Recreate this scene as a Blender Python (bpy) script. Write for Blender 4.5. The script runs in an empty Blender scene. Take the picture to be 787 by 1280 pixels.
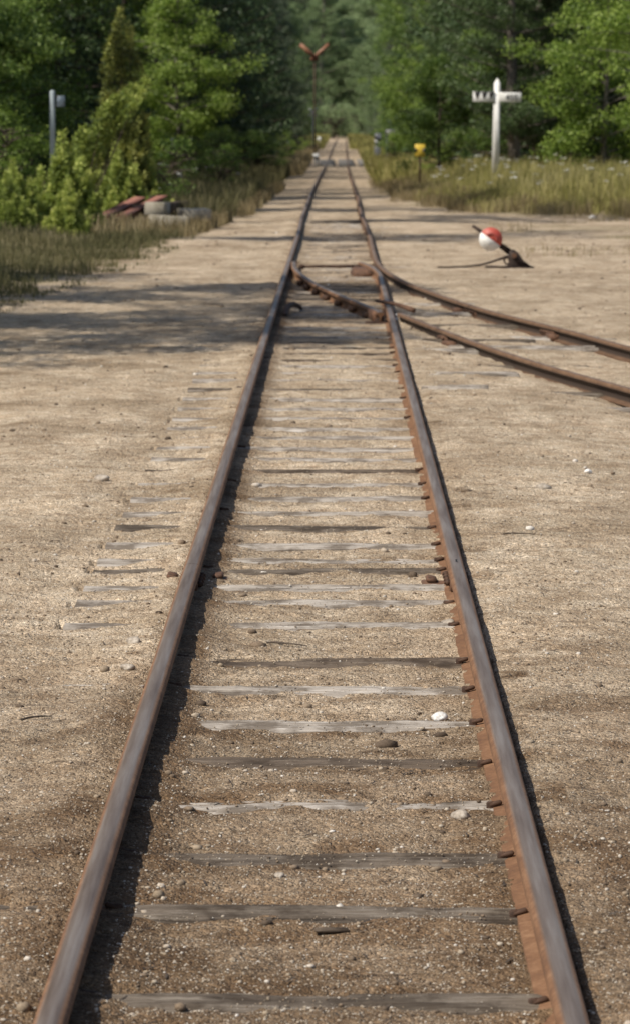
import bpy, math, random
import numpy as np
random.seed(7); rng = np.random.default_rng(11)
S = bpy.context.scene; COL = S.collection
R = math.radians

# ------------------------------------------------------------------ world / light
SUN_AZ, SUN_EL = R(-121), R(51)          # from +Y, clockwise positive
w = bpy.data.worlds.new("World"); S.world = w; w.use_nodes = True
nt = w.node_tree; bg = nt.nodes['Background']
sky = nt.nodes.new('ShaderNodeTexSky'); sky.sky_type = 'NISHITA'; sky.sun_disc = False
sky.sun_elevation = SUN_EL; sky.sun_rotation = SUN_AZ % (2*math.pi)
sky.dust_density = 2.0
nt.links.new(sky.outputs[0], bg.inputs[0]); bg.inputs[1].default_value = 0.095
sl = bpy.data.lights.new('sun', 'SUN'); sl.energy = 5.0; sl.angle = R(0.53); sl.color = (1, .93, .82)
so = bpy.data.objects.new('sun', sl); COL.objects.link(so)
from mathutils import Vector
sd = Vector((math.sin(SUN_AZ)*math.cos(SUN_EL), math.cos(SUN_AZ)*math.cos(SUN_EL), math.sin(SUN_EL)))
so.rotation_euler = (-sd).to_track_quat('-Z', 'Y').to_euler()
S.view_settings.view_transform = 'Standard'; S.view_settings.look = 'None'; S.view_settings.exposure = 0
S.cycles.use_denoising = True
S.cycles.max_bounces = 6; S.cycles.diffuse_bounces = 3; S.cycles.transparent_max_bounces = 6
S.cycles.transmission_bounces = 3; S.cycles.sample_clamp_indirect = 6

# ------------------------------------------------------------------ camera
cd = bpy.data.cameras.new('camera'); cam = bpy.data.objects.new('camera', cd); COL.objects.link(cam)
S.camera = cam
cam.location = (0, 0, 1.66)
cam.rotation_euler = (math.pi/2 - math.atan(514/4900), 0, math.atan(27.5/4900))
cd.sensor_fit = 'VERTICAL'; cd.sensor_height = 36; cd.sensor_width = 24; cd.lens = 4900/1280*36
cd.clip_start = .1; cd.clip_end = 3000
cd.dof.use_dof = True; cd.dof.focus_distance = 11.5; cd.dof.aperture_fstop = 11.5

# ------------------------------------------------------------------ terrain functions
PY = [0,7,27,40,54,66,84,119,166,202,266,400,520,700,3000]
PZ = [0,0,-.03,-.07,-.12,-.19,-.27,-.62,-1.08,-1.25,-1.55,-2.3,-3.1,-3.1,-3.1]
_y = np.arange(-30, 1200, .5); _zr = np.interp(_y, PY, PZ); _cs = np.concatenate([[0], np.cumsum(_zr)])
_w = np.maximum(1, (np.abs(_y)*.12/.5).astype(int)); _i = np.arange(len(_y))
_a = np.maximum(0, _i-_w); _b = np.minimum(len(_y), _i+_w+1)
_z = (_cs[_b]-_cs[_a])/(_b-_a)
def prof(y): return np.interp(y, _y, _z)
def xc(y): return np.interp(y, [0,54,62,68,76,84,121,162,207,272,457,600],
                            [-.045,-.05,-.08,-.085,-.065,-.07,-.064,-.027,.05,.15,.5,.8])
GH = .478
def hsh(ix, iy, s):
    n = (ix*374761393 + iy*668265263 + s*974711) & 0xffffffff
    n = ((n ^ (n >> 13))*1274126177) & 0xffffffff
    return ((n ^ (n >> 16)) & 0xffff)/65535.
def vn(x, y, sc, s=0):
    x = np.asarray(x, float)/sc; y = np.asarray(y, float)/sc
    ix = np.floor(x).astype(np.int64); iy = np.floor(y).astype(np.int64)
    fx = x-ix; fy = y-iy; fx = fx*fx*(3-2*fx); fy = fy*fy*(3-2*fy)
    a = hsh(ix, iy, s); b = hsh(ix+1, iy, s); c = hsh(ix, iy+1, s); d = hsh(ix+1, iy+1, s)
    return (a*(1-fx)+b*fx)*(1-fy)+(c*(1-fx)+d*fx)*fy*1.0
def sstep(a, b, x): t = np.clip((x-a)/(b-a), 0, 1); return t*t*(3-2*t)

# sleepers: (y, tone, how far it shows, left end shows)
SL = [(7.54,'grey',1.0,0),(8.40,'grey',.9,1),(9.02,'grey',.6,0),(9.72,'pale',.9,0),(10.36,'dark',.7,0),
      (11.02,'pale',.35,0),(11.68,'pale',.8,0),(12.28,'dark',.6,0),(13.16,'pale',1.0,1),(13.76,'pale',.45,1),
      (14.20,'pale',.8,1),(14.72,'grey',.9,1),(15.04,'pale',.9,1),(15.58,'pale',1.0,1),(16.22,'grey',.8,.7),
      (16.84,'pale',.8,.5),(17.46,'pale',.7,.7),(18.10,'pale',.6,.6),(18.78,'dark',.8,0),(19.42,'pale',.8,.8),
      (20.02,'pale',.7,1),(20.70,'pale',.9,1),(21.28,'pale',.6,.8),(22.0,'pale',.8,1),(22.7,'pale',.8,1),
      (23.46,'pale',.9,1),(24.26,'grey',.6,.7),(25.06,'pale',.8,1),(25.82,'pale',.8,1)]
yy = 26.5
while yy < 64:
    SL.append((round(yy + random.uniform(-.05,.05), 2), random.choice(['pale','pale','grey','grey','dark']), random.uniform(.45,.95) if yy < 40 else random.uniform(.1,.7), 0)); yy += .68
def edgeR(y): return np.interp(y, [58,65,66.5,68.5,78,88,119,200,500], [8.,4.9,3.6,2.5,1.55,1.3,1.4,1.6,2.2])
def edgeL(y): return -np.interp(y, [20,33,36.5,44.4,53,66.6,90,200,500], [3.7,3.3,3.14,2.63,2.39,1.78,1.6,1.75,1.7])

def gz(x, y):
    x = np.asarray(x, float); y = np.asarray(y, float)
    z = prof(y) - .100
    d = x - xc(y); ad = np.abs(d)
    z = z + .014*(1-sstep(0, .22, np.abs(d-(-.60))))               # ridges of sand outside the rails
    z = z + .034*sstep(.50,.53,d)*(1-sstep(.62, 1.9, d))*sstep(38,28,y)
    z = z - .012*sstep(.54,.62,-d)*sstep(1.15,1.0,-d)*sstep(11.5,12.6,y)*sstep(28,26,y)
    z = z + .005*sstep(-.30,-.44,d)*(ad < .5) + .014*sstep(-.28,-.42,d)*(ad < .475) + .013*(vn(x,y,.13,34)-.5)*(ad < .47)
    for xs_, ys_ in (((3.35,2.62,2.029,1.678,1.292,.973),(20,23.4,27.14,29.46,31.82,34.3)),((2.62,2.15,1.727,1.324,1.003,.721),(18.6,20.9,23.08,25.3,27.5,29.8))):
        z = z - .022*np.exp(-((x-np.interp(y,ys_,xs_))/.16)**2)*sstep(15,19,y)*sstep(36,33,y)
    out = sstep(.45, .62, ad)
    z = z + .010*out
    near = (ad < 6) & (y < 70)
    # crossties: shallow hollows in the gravel
    hollow = np.zeros_like(z)
    cand = np.nonzero((ad < 1.0) & (y < 66))[0]; yc = y[cand]
    for (sy, tone, vis, le) in (SL if len(cand) else []):
        k = cand[np.abs(yc-sy) < .16]
        if not len(k): continue
        X, Y_, D_ = x[k], y[k], d[k]
        m = np.exp(-((Y_-sy-.05*(vn(X,Y_,.14,31)-.5)-.03*(vn(X,Y_,.04,32)-.5))/.068)**4)
        hollow[k] += m*(vis*1.15+.25*(sy > 15))*(np.abs(D_) < .47)*(.55+.75*vn(X,Y_*0+sy,.17,33))
        if le: hollow[k] += m*le*((D_ > -.90) & (D_ < -.60))*(.5+.8*vn(X*.6,Y_,.15,5))*3.0
    n1 = vn(x,y,.9,1)-.5; n2 = vn(x,y,.22,2)-.5; n3 = vn(x,y,.05,3)-.5; n4 = vn(x,y,.018,4)-.5
    amp = np.where(near, 1, .6)
    z = z + (n1*.016 + n2*.014 + n3*.009)*amp + n4*.004*(y < 30)
    z = z + .004 - .0085*hollow
    for rx in (-2.0,-3.3,1.75): z = z - .018*np.exp(-((x-rx-.25*(vn(y*0,y,6.,77)-.5))/.13)**2)*sstep(26,20,y)*(.4+vn(x,y,.8,78))
    # wide unevenness away from the rails
    z = z + (vn(x,y,3.5,8)-.5)*.05*sstep(.9, 2.2, ad) + (vn(x,y,9,9)-.5)*.12*sstep(4,9,ad)
    er, el = edgeR(y), edgeL(y)
    z = z + .30*sstep(0, 2.2, x-er)*sstep(56,66,y) + .20*sstep(.5, 2.6, el-x)*sstep(30,44,y)
    z = z + .06*np.maximum(0, ad-9)*sstep(50,90,y) + .05*np.maximum(0, y-560)
    return z
def gz1(x, y): return float(gz(np.array([x]), np.array([y]))[0])

# ------------------------------------------------------------------ helpers
def link(o, parent=None):
    COL.objects.link(o)
    if parent is not None: o.parent = parent
    return o
def mesh_np(name, V, F, smooth=False):
    """V (n,3), F (m,k) equal-size faces, or list of arrays"""
    me = bpy.data.meshes.new(name)
    if isinstance(F, np.ndarray): F = [F]
    F = [f for f in F if len(f)]
    V = np.asarray(V, np.float32); me.vertices.add(len(V)); me.vertices.foreach_set('co', V.ravel())
    loops = np.concatenate([f.ravel() for f in F]).astype(np.int32)
    tot = np.concatenate([np.full(len(f), f.shape[1]) for f in F]).astype(np.int32)
    start = np.concatenate([[0], np.cumsum(tot)[:-1]]).astype(np.int32)
    me.loops.add(len(loops)); me.loops.foreach_set('vertex_index', loops)
    me.polygons.add(len(tot)); me.polygons.foreach_set('loop_start', start)
    try: me.polygons.foreach_set('loop_total', tot)
    except Exception: pass
    if smooth: me.polygons.foreach_set('use_smooth', np.ones(len(tot), bool))
    me.update(calc_edges=True); me.validate()
    return me
class MB:
    def __init__(s): s.v = []; s.f = {}; s.n = 0
    def add(s, V, faces):
        V = np.asarray(V, float)
        for f in faces: s.f.setdefault(len(f), []).append([i+s.n for i in f])
        s.v.append(V); s.n += len(V)
    def box(s, c, size, rot=(0,0,0), bev=.0, taper=1.0):
        hx, hy, hz = [q/2 for q in size]; b = min(bev, hx*.9, hy*.9, hz*.9)
        if b <= 0:
            V = [(x,y,z) for z in (-hz,hz) for y in (-hy,hy) for x in (-hx,hx)]
            F = [(0,2,3,1),(4,5,7,6),(0,1,5,4),(2,6,7,3),(0,4,6,2),(1,3,7,5)]
            V = np.array(V)
        else:
            ring = lambda z, i: [(-hx+i,-hy+b,z),(-hx+b,-hy+i,z),(hx-b,-hy+i,z),(hx-i,-hy+b,z),(hx-i,hy-b,z),(hx-b,hy-i,z),(-hx+b,hy-i,z),(-hx+i,hy-b,z)]
            ri = lambda z: [(-hx+b,-hy+b*1.3,z),(-hx+b*1.3,-hy+b,z),(hx-b*1.3,-hy+b,z),(hx-b,-hy+b*1.3,z),(hx-b,hy-b*1.3,z),(hx-b*1.3,hy-b,z),(-hx+b*1.3,hy-b,z),(-hx+b,hy-b*1.3,z)]
            V = np.array(ri(-hz)+ring(-hz+b,0)+ring(hz-b,0)+ri(hz))
            F = [tuple(range(7,-1,-1)), tuple(range(24,32))]
            for k in range(3):
                for i in range(8): j = (i+1) % 8; F.append((k*8+i, k*8+j, k*8+8+j, k*8+8+i))
        V = V.copy(); V[V[:,2] > 0, :2] *= taper
        s.add(rotm(rot, V)+np.array(c), F); return s
    def prism(s, pts, y0, y1, M=None):
        """polygon in XZ extruded along Y"""
        n = len(pts); V = np.array([(p[0], y0, p[1]) for p in pts]+[(p[0], y1, p[1]) for p in pts], float)
        F = [tuple(range(n-1,-1,-1)), tuple(range(n,2*n))]+[(i,(i+1)%n,n+(i+1)%n,n+i) for i in range(n)]
        F = [tuple(reversed(f)) for f in F]
        if M is not None: V = M(V)
        s.add(V, F); return s
    def tube(s, P, r, n=8, cap=True, jit=0):
        P = np.asarray(P, float); m = len(P); r = np.broadcast_to(np.asarray(r, float), (m,))
        T = np.gradient(P, axis=0); T /= np.linalg.norm(T, axis=1)[:,None]+1e-9
        ref = np.array([0,0,1.]) if abs(T[0,2]) < .9 else np.array([1.,0,0])
        A = np.cross(T, ref); A /= np.linalg.norm(A, axis=1)[:,None]+1e-9; B = np.cross(T, A)
        th = np.arange(n)*2*math.pi/n
        rr = r[:,None]*(1+jit*(rng.random((m,n))-.5)) if jit else np.repeat(r[:,None], n, 1)
        V = P[:,None]+rr[:,:,None]*(np.cos(th)[None,:,None]*A[:,None]+np.sin(th)[None,:,None]*B[:,None])
        F = [(k*n+i, k*n+(i+1)%n, (k+1)*n+(i+1)%n, (k+1)*n+i) for k in range(m-1) for i in range(n)]
        if cap: F += [tuple(range(n-1,-1,-1)), tuple(range((m-1)*n, m*n))]
        s.add(V.reshape(-1,3), F); return s
    def me(s, name, smooth=False, angle=None):
        m = mesh_np(name, np.concatenate(s.v), [np.array(f) for f in s.f.values()], smooth or angle is not None)
        if angle is not None: m.set_sharp_from_angle(angle=R(angle))
        return m
    def build(s, name, mat, parent=None, smooth=False, angle=None, loc=None):
        m = s.me(name, smooth, angle); m.materials.append(mat)
        o = bpy.data.objects.new(name, m)
        if loc: o.location = loc
        return link(o, parent)
def rotm(rot, V):
    from mathutils import Euler
    M = np.array(Euler(rot).to_matrix()); return V @ M.T
def thing(name, label, cat, loc=(0,0,0), rz=0, group=None, rot=None):
    o = bpy.data.objects.new(name, None); o.empty_display_size = .2
    o.location = loc; o.rotation_euler = rot or (0,0,rz)
    return tag(link(o), label, cat, group)
def tag(o, label=None, cat=None, group=None, kind=None):
    if label: o['label'] = label
    if cat: o['category'] = cat
    if group: o['group'] = group
    if kind: o['kind'] = kind
    return o
def copy_tree(o, parent=None):
    c = o.copy(); COL.objects.link(c)
    if parent is not None: c.parent = parent
    for ch in list(o.children): copy_tree(ch, c)
    return c

# ------------------------------------------------------------------ materials
def mat(name):
    m = bpy.data.materials.new(name); m.use_nodes = True; t = m.node_tree
    return m, t, t.nodes['Principled BSDF'], t.nodes.new, t.links.new
def rampn(t, stops, fac, interp='LINEAR'):
    r = t.nodes.new('ShaderNodeValToRGB'); r.color_ramp.interpolation = interp
    e = r.color_ramp.elements
    while len(e) < len(stops): e.new(.5)
    for i, (p, c) in enumerate(stops):
        e[i].position = p; e[i].color = (*c, 1) if len(c) == 3 else c
    t.links.new(fac, r.inputs[0]); return r.outputs[0]
def noisen(t, co, sc, det=3, rough=.55, dist=0):
    n = t.nodes.new('ShaderNodeTexNoise'); n.inputs['Scale'].default_value = sc; n.inputs['Detail'].default_value = det
    n.inputs['Roughness'].default_value = rough; n.inputs['Distortion'].default_value = dist
    t.links.new(co, n.inputs['Vector']); return n.outputs[0]
def mix(t, a, b, fac, mode='MIX'):
    m = t.nodes.new('ShaderNodeMix'); m.data_type = 'RGBA'; m.blend_type = mode
    for s, v in ((m.inputs[0], fac), (m.inputs[6], a), (m.inputs[7], b)):
        if isinstance(v, (int, float)): s.default_value = v
        elif isinstance(v, tuple): s.default_value = (*v, 1)
        else: t.links.new(v, s)
    return m.outputs[2]
def mth(t, op, a, b=0., c=None):
    m = t.nodes.new('ShaderNodeMath'); m.operation = op
    for i, v in enumerate((a, b, c)):
        if v is None: continue
        if isinstance(v, (int, float)): m.inputs[i].default_value = v
        else: t.links.new(v, m.inputs[i])
    return m.outputs[0]
def bump(t, h, dist, strength=1., nrm=None):
    b = t.nodes.new('ShaderNodeBump'); b.inputs['Distance'].default_value = dist; b.inputs['Strength'].default_value = strength
    t.links.new(h, b.inputs['Height'])
    if nrm is not None: t.links.new(nrm, b.inputs['Normal'])
    return b.outputs[0]
def coords(t, kind='Object'):
    return t.nodes.new('ShaderNodeTexCoord').outputs[kind]
def mapping(t, co, sc):
    m = t.nodes.new('ShaderNodeMapping'); m.inputs['Scale'].default_value = sc; t.links.new(co, m.inputs[0]); return m.outputs[0]

def ground_mat():
    m, t, p, N, L = mat('gravel_ground'); co = coords(t)
    def voro(sc):
        v = N('ShaderNodeTexVoronoi'); v.inputs['Scale'].default_value = sc; L(co, v.inputs['Vector']); return v
    v1, v2, v3 = voro(170), voro(62), voro(420)
    big = noisen(t, co, 1.1, 5, .6); mid = noisen(t, co, 7, 4, .62); fine = noisen(t, co, 45, 4, .65)
    base = rampn(t, [(.25,(.335,.253,.172)),(.45,(.47,.382,.283)),(.62,(.56,.477,.37)),(.8,(.635,.565,.465))], mid)
    base = mix(t, base, rampn(t, [(.3,(.60,.56,.50)),(.5,(1,1,1)),(.75,(1.16,1.14,1.12))], big), .8, 'MULTIPLY')
    g1 = rampn(t, [(0,(.45,.40,.34)),(.3,(.78,.74,.68)),(.6,(1.0,1.0,1.0)),(.85,(1.35,1.33,1.3)),(.97,(2.1,2.15,2.2))], v1.outputs['Color'])
    g2 = rampn(t, [(0,(.62,.56,.5)),(.35,(.95,.93,.9)),(.75,(1.1,1.1,1.1)),(.95,(1.55,1.5,1.45))], v2.outputs['Color'])
    g3 = rampn(t, [(0,(.6,.58,.55)),(.5,(1,1,1)),(1,(1.5,1.5,1.5))], v3.outputs['Color'])
    base = mix(t, base, g1, 1., 'MULTIPLY'); base = mix(t, base, g2, .6, 'MULTIPLY'); base = mix(t, base, g3, .5, 'MULTIPLY')
    st = rampn(t, [(.40,(.74,.71,.67)),(.55,(1,1,1)),(.72,(1.13,1.12,1.10))], noisen(t, mapping(t, co, (1,.35,1)), 2.3, 6, .68, .4))
    base = mix(t, base, st, .8, 'MULTIPLY')
    # blotches of dark damp dirt
    blot = rampn(t, [(.55,(0,0,0)),(.67,(1,1,1))], noisen(t, mapping(t, co, (2.2,6,1)), 3.0, 7, .72, .3))
    base = mix(t, base, (.085,.058,.038), mth(t, 'MULTIPLY', blot, .7))
    at = N('ShaderNodeAttribute'); at.attribute_name = 'cover'
    sep = N('ShaderNodeSeparateColor'); L(at.outputs['Color'], sep.inputs[0])
    base = mix(t, base, mix(t, base, (.36,.295,.235), 1., 'MULTIPLY'), sep.outputs[1])       # stains, with near falloff and rail shadow painted in
    gr = rampn(t, [(.3,(.09,.085,.035)),(.55,(.20,.17,.08)),(.75,(.30,.25,.14))], fine)
    base = mix(t, base, gr, mth(t, 'MULTIPLY', sep.outputs[0], .85))
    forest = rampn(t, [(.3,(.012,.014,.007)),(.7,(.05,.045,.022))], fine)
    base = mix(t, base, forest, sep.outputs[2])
    L(base, p.inputs['Base Color']); p.inputs['Roughness'].default_value = .93
    p.inputs['Specular IOR Level'].default_value = .25
    h = mth(t, 'ADD', mth(t, 'MULTIPLY', v1.outputs['Distance'], -.8), mth(t, 'MULTIPLY', v2.outputs['Distance'], -1.2))
    h = mth(t, 'ADD', h, fine)
    L(bump(t, h, .007, 1.), p.inputs['Normal'])
    return m
def wood_mat(name, c0, c1, c2):
    m, t, p, N, L = mat(name); co = coords(t)
    oi = N('ShaderNodeObjectInfo'); va = N('ShaderNodeVectorMath'); va.operation = 'ADD'; L(co, va.inputs[0])
    cx = N('ShaderNodeCombineXYZ'); L(mth(t,'MULTIPLY',oi.outputs['Random'],37.), cx.inputs[0]); L(mth(t,'MULTIPLY',oi.outputs['Random'],11.), cx.inputs[1]); L(cx.outputs[0], va.inputs[1])
    co = va.outputs[0]
    g = noisen(t, mapping(t, co, (3,75,75)), 1.6, 6, .7, .25)
    g2 = noisen(t, mapping(t, co, (1.2,16,16)), 1.3, 5, .65, .5)
    blot = noisen(t, co, 6, 5, .65)
    base = rampn(t, [(.34,c0),(.5,c1),(.66,c2)], mth(t,'ADD',mth(t,'MULTIPLY',g,.6),mth(t,'MULTIPLY',g2,.4)))
    base = mix(t, base, rampn(t, [(.42,(.30,.26,.22)),(.55,(1,1,1)),(.75,(1.15,1.13,1.1))], blot), .75, 'MULTIPLY')
    cr = rampn(t, [(.30,(1,1,1)),(.37,(0,0,0))], g2)
    base = mix(t, base, (.03,.024,.018), mth(t,'MULTIPLY',cr,.8))
    L(base, p.inputs['Base Color']); p.inputs['Roughness'].default_value = .9; p.inputs['Specular IOR Level'].default_value = .2
    L(bump(t, mth(t,'ADD',g,mth(t,'MULTIPLY',g2,1.5)), .004, .9), p.inputs['Normal'])
    return m
def rail_mat(name, polished, k=(1,1,1), web_shade=0.):
    m, t, p, N, L = mat(name); co = coords(t)
    n1 = noisen(t, co, 60, 5, .7); n2 = noisen(t, mapping(t, co, (40,1.5,40)), 1, 4, .6); n3 = noisen(t, mapping(t,co,(2,2,6)), 3, 5, .7)
    rust = rampn(t, [(a,tuple(u*v for u,v in zip(c,k))) for a,c in ((.3,(.07,.032,.016)),(.5,(.16,.078,.036)),(.68,(.255,.142,.075)))], mth(t,'ADD',mth(t,'MULTIPLY',n1,.45),mth(t,'MULTIPLY',n3,.55)))
    steel = rampn(t, [(.30,(.13,.092,.068)),(.5,(.205,.16,.13)),(.70,(.28,.24,.21))], n2)
    at = N('ShaderNodeAttribute'); at.attribute_name = 'pol'
    f = mth(t, 'MULTIPLY', at.outputs['Fac'], polished)
    f = mth(t, 'ADD', f, mth(t,'MULTIPLY',mth(t,'SUBTRACT',n2,.5),mth(t,'MULTIPLY',f,.28)))
    fr = rampn(t, [(.25,(0,0,0)),(.7,(1,1,1))], f)
    rust = mix(t, rust, (.022,.013,.009), mth(t, 'MULTIPLY', mth(t,'MAXIMUM',mth(t,'MULTIPLY',at.outputs['Fac'],-1.),0.), web_shade))  # shade under the rail head painted on the web, with its grimy rust
    L(mix(t, rust, steel, fr), p.inputs['Base Color'])
    L(mth(t,'MULTIPLY',fr,.45), p.inputs['Metallic'])
    L(mth(t,'SUBTRACT',.85,mth(t,'MULTIPLY',fr,.36)), p.inputs['Roughness'])
    L(bump(t, n1, .0012, .6), p.inputs['Normal'])
    return m
def rust_mat(name='rusty_iron', k=1.0, tint=(1,1,1)):
    m, t, p, N, L = mat(name); co = coords(t)
    n = noisen(t, co, 35, 5, .7)
    c = lambda a: tuple(k*x*y for x, y in zip(a, tint))
    L(rampn(t, [(.3,c((.05,.028,.018))),(.55,c((.13,.066,.038))),(.75,c((.22,.12,.075)))], n), p.inputs['Base Color'])
    p.inputs['Roughness'].default_value = .8; p.inputs['Metallic'].default_value = .15
    L(bump(t, n, .002, .6), p.inputs['Normal']); return m
def paint_mat(name, col, dirt=(.25,.2,.14), amt=.35, rough=.55, sc=9):
    m, t, p, N, L = mat(name); co = coords(t)
    n = noisen(t, co, sc, 6, .7); f = rampn(t, [(.45,(0,0,0)),(.72,(1,1,1))], n)
    L(mix(t, col, dirt, mth(t,'MULTIPLY',f,amt)), p.inputs['Base Color']); p.inputs['Roughness'].default_value = rough
    L(bump(t, n, .002, .4), p.inputs['Normal']); return m
def stone_mat(name, cols, isl=True):
    m, t, p, N, L = mat(name); co = coords(t)
    if isl: f = N('ShaderNodeNewGeometry').outputs['Random Per Island']
    else: f = noisen(t, co, 20, 4)
    base = rampn(t, cols, f)
    base = mix(t, base, rampn(t, [(.35,(.65,.62,.58)),(.6,(1.1,1.1,1.1))], noisen(t, co, 150, 3)), .7, 'MULTIPLY')
    L(base, p.inputs['Base Color']); p.inputs['Roughness'].default_value = .85; p.inputs['Specular IOR Level'].default_value = .3; return m
def leaf_mat(name, cols, trans=.35, tcol=(.16,.26,.03), rough=.5, patch=2.0, tk=.45, patchk=2.4):
    m, t, p, N, L = mat(name)
    geo = N('ShaderNodeNewGeometry'); oi = N('ShaderNodeObjectInfo')
    isl = geo.outputs['Random Per Island']
    co = coords(t); nn = noisen(t, co, patch, 3)
    nn = mth(t,'ADD',mth(t,'MULTIPLY',mth(t,'SUBTRACT',nn,.5),patchk),.5)
    f = mth(t,'ADD',mth(t,'MULTIPLY',isl,.40),mth(t,'ADD',mth(t,'MULTIPLY',nn,.45),mth(t,'MULTIPLY',oi.outputs['Random'],.18)))
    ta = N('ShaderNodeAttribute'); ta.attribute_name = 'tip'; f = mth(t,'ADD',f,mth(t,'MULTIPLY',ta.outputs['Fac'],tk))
    base = rampn(t, cols, f)
    L(base, p.inputs['Base Color']); p.inputs['Roughness'].default_value = rough; p.inputs['Specular IOR Level'].default_value = .35
    tr = N('ShaderNodeBsdfTranslucent'); L(mix(t, base, tcol, .5), tr.inputs['Color'])
    ms = N('ShaderNodeMixShader'); ms.inputs[0].default_value = trans
    L(p.outputs[0], ms.inputs[1]); L(tr.outputs[0], ms.inputs[2]); L(ms.outputs[0], t.nodes['Material Output'].inputs[0])
    return m
def bark_mat(name, a, b):
    m, t, p, N, L = mat(name); co = coords(t)
    n = noisen(t, mapping(t, co, (9,9,2.5)), 2, 6, .7)
    L(rampn(t, [(.35,a),(.65,b)], n), p.inputs['Base Color']); p.inputs['Roughness'].default_value = .9
    L(bump(t, n, .02, .8), p.inputs['Normal']); return m
M = dict(
 ground=ground_mat(),
 pale=wood_mat('bleached_wood',(.14,.112,.088),(.35,.31,.265),(.60,.56,.51)),
 grey=wood_mat('grey_wood',(.05,.038,.028),(.14,.113,.088),(.29,.255,.21)),
 dark=wood_mat('dark_wood',(.055,.042,.031),(.125,.096,.072),(.22,.18,.14)),
 rail=rail_mat('rail_steel',1.0), siding=rail_mat('siding_rail_steel',.5,(.74,.80,.86),.9),
 rust=rust_mat(), iron=rust_mat('blackened_iron',.30,(.8,.9,1.1)), drust=rust_mat('dark_iron',.55), brust=rust_mat('bright_rust',1.5),
 white=paint_mat('white_paint',(.80,.80,.78),(.42,.40,.34),.5),
 greyw=paint_mat('greyed_white_paint',(.62,.63,.61),(.28,.28,.25),.6),
 black=paint_mat('black_paint',(.018,.018,.02),(.08,.07,.06),.4),
 red=paint_mat('faded_red_paint',(.44,.07,.05),(.40,.18,.13),.6),
 redd=paint_mat('darker_red_paint',(.34,.07,.055),(.25,.10,.08),.5),
 yellow=paint_mat('yellow_paint',(.72,.50,.055),(.4,.3,.1),.3),
 dyel=paint_mat('dull_yellow_paint',(.27,.14,.06),(.25,.12,.06),.6),
 orange=paint_mat('orange_red_paint',(.24,.085,.05),(.14,.09,.06),.8),
 beam=paint_mat('red_oxide_paint',(.27,.11,.08),(.13,.075,.055),.8,.8),
 steelp=paint_mat('galvanised_steel',(.36,.42,.44),(.25,.28,.28),.5,.5),
 deck=paint_mat('crossing_concrete',(.20,.185,.165),(.12,.10,.085),.8,.9,3),
 conc=paint_mat('old_concrete',(.34,.31,.25),(.17,.15,.10),.9,.95,5),
 glass=None,
 pebb=stone_mat('pebbles',[(0,(.10,.072,.05)),(.3,(.24,.18,.125)),(.6,(.36,.30,.225)),(.9,(.46,.41,.34)),(1,(.60,.57,.52))]),
 pebc=stone_mat('coarse_stones',[(0,(.07,.05,.035)),(.35,(.20,.15,.105)),(.7,(.33,.265,.19)),(.93,(.45,.39,.32)),(1,(.66,.63,.58))]),
 stone=stone_mat('field_stone',[(.3,(.20,.17,.14)),(.6,(.42,.37,.31)),(.8,(.58,.54,.48))],False),
 wstone=stone_mat('white_stone',[(.3,(.55,.53,.5)),(.7,(.80,.79,.77))],False),
 spruce=leaf_mat('spruce_needles',[(.15,(.014,.030,.013)),(.5,(.045,.082,.030)),(.82,(.11,.17,.06))],.15,(.05,.09,.02)),
 pine=leaf_mat('pine_needles',[(.15,(.032,.055,.022)),(.5,(.075,.12,.042)),(.85,(.14,.20,.07))],.2,(.08,.12,.03)),
 birch=leaf_mat('birch_leaves',[(.15,(.05,.09,.018)),(.5,(.165,.25,.042)),(.78,(.34,.44,.10))],.42,(.22,.36,.04)),
 alder=leaf_mat('alder_leaves',[(.15,(.03,.065,.015)),(.5,(.10,.17,.033)),(.8,(.25,.34,.08))],.38),
 juni=leaf_mat('juniper_needles',[(.12,(.03,.05,.018)),(.38,(.15,.205,.045)),(.65,(.32,.39,.085)),(.92,(.55,.58,.17))],.3,(.36,.44,.08),.6,3.),
 juny=leaf_mat('olive_juniper_needles',[(.15,(.035,.05,.018)),(.42,(.14,.165,.04)),(.72,(.33,.36,.085)),(.95,(.52,.50,.15))],.25,(.4,.4,.1),.6,3.),
 farl=leaf_mat('distant_leaves',[(.15,(.06,.095,.045)),(.5,(.12,.18,.075)),(.85,(.22,.29,.12))],.25,(.2,.3,.09)),  # distance haze mixed into the leaf colour
 hazl=leaf_mat('hazy_far_leaves',[(.15,(.13,.19,.09)),(.5,(.21,.29,.13)),(.85,(.32,.40,.20))],.3,(.25,.35,.15)),  # paler still: far-end haze and light put into the colour
 farn=leaf_mat('distant_needles',[(.15,(.065,.095,.058)),(.5,(.11,.15,.085)),(.85,(.17,.21,.12))],.25,(.10,.13,.07)),  # needle colour lightened to stand for distance haze
 grassg=leaf_mat('meadow_grass',[(.1,(.15,.16,.035)),(.4,(.28,.27,.08)),(.65,(.40,.35,.14)),(.9,(.52,.46,.25))],.35,(.3,.3,.1),.7,.6),
 grassd=leaf_mat('dry_grass',[(.1,(.10,.085,.035)),(.45,(.22,.17,.085)),(.7,(.34,.28,.16)),(.95,(.46,.40,.26))],.3,(.3,.25,.12),.7,.6),
 grassl=leaf_mat('shaded_grass',[(.1,(.05,.055,.022)),(.45,(.11,.105,.045)),(.75,(.20,.175,.09)),(.95,(.34,.30,.19))],.3,(.16,.17,.06),.7,.6),  # shade of the left verge put into the grass colour
 flower=leaf_mat('white_flower',[(0,(.6,.6,.55)),(1,(.8,.8,.76))],.2,(.7,.7,.6)),
 bark=bark_mat('grey_bark',(.07,.06,.05),(.24,.21,.18)), barkd=bark_mat('dark_bark',(.03,.022,.017),(.10,.075,.055)),
 barkp=bark_mat('pine_bark',(.07,.058,.048),(.25,.215,.18)),
)
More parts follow.
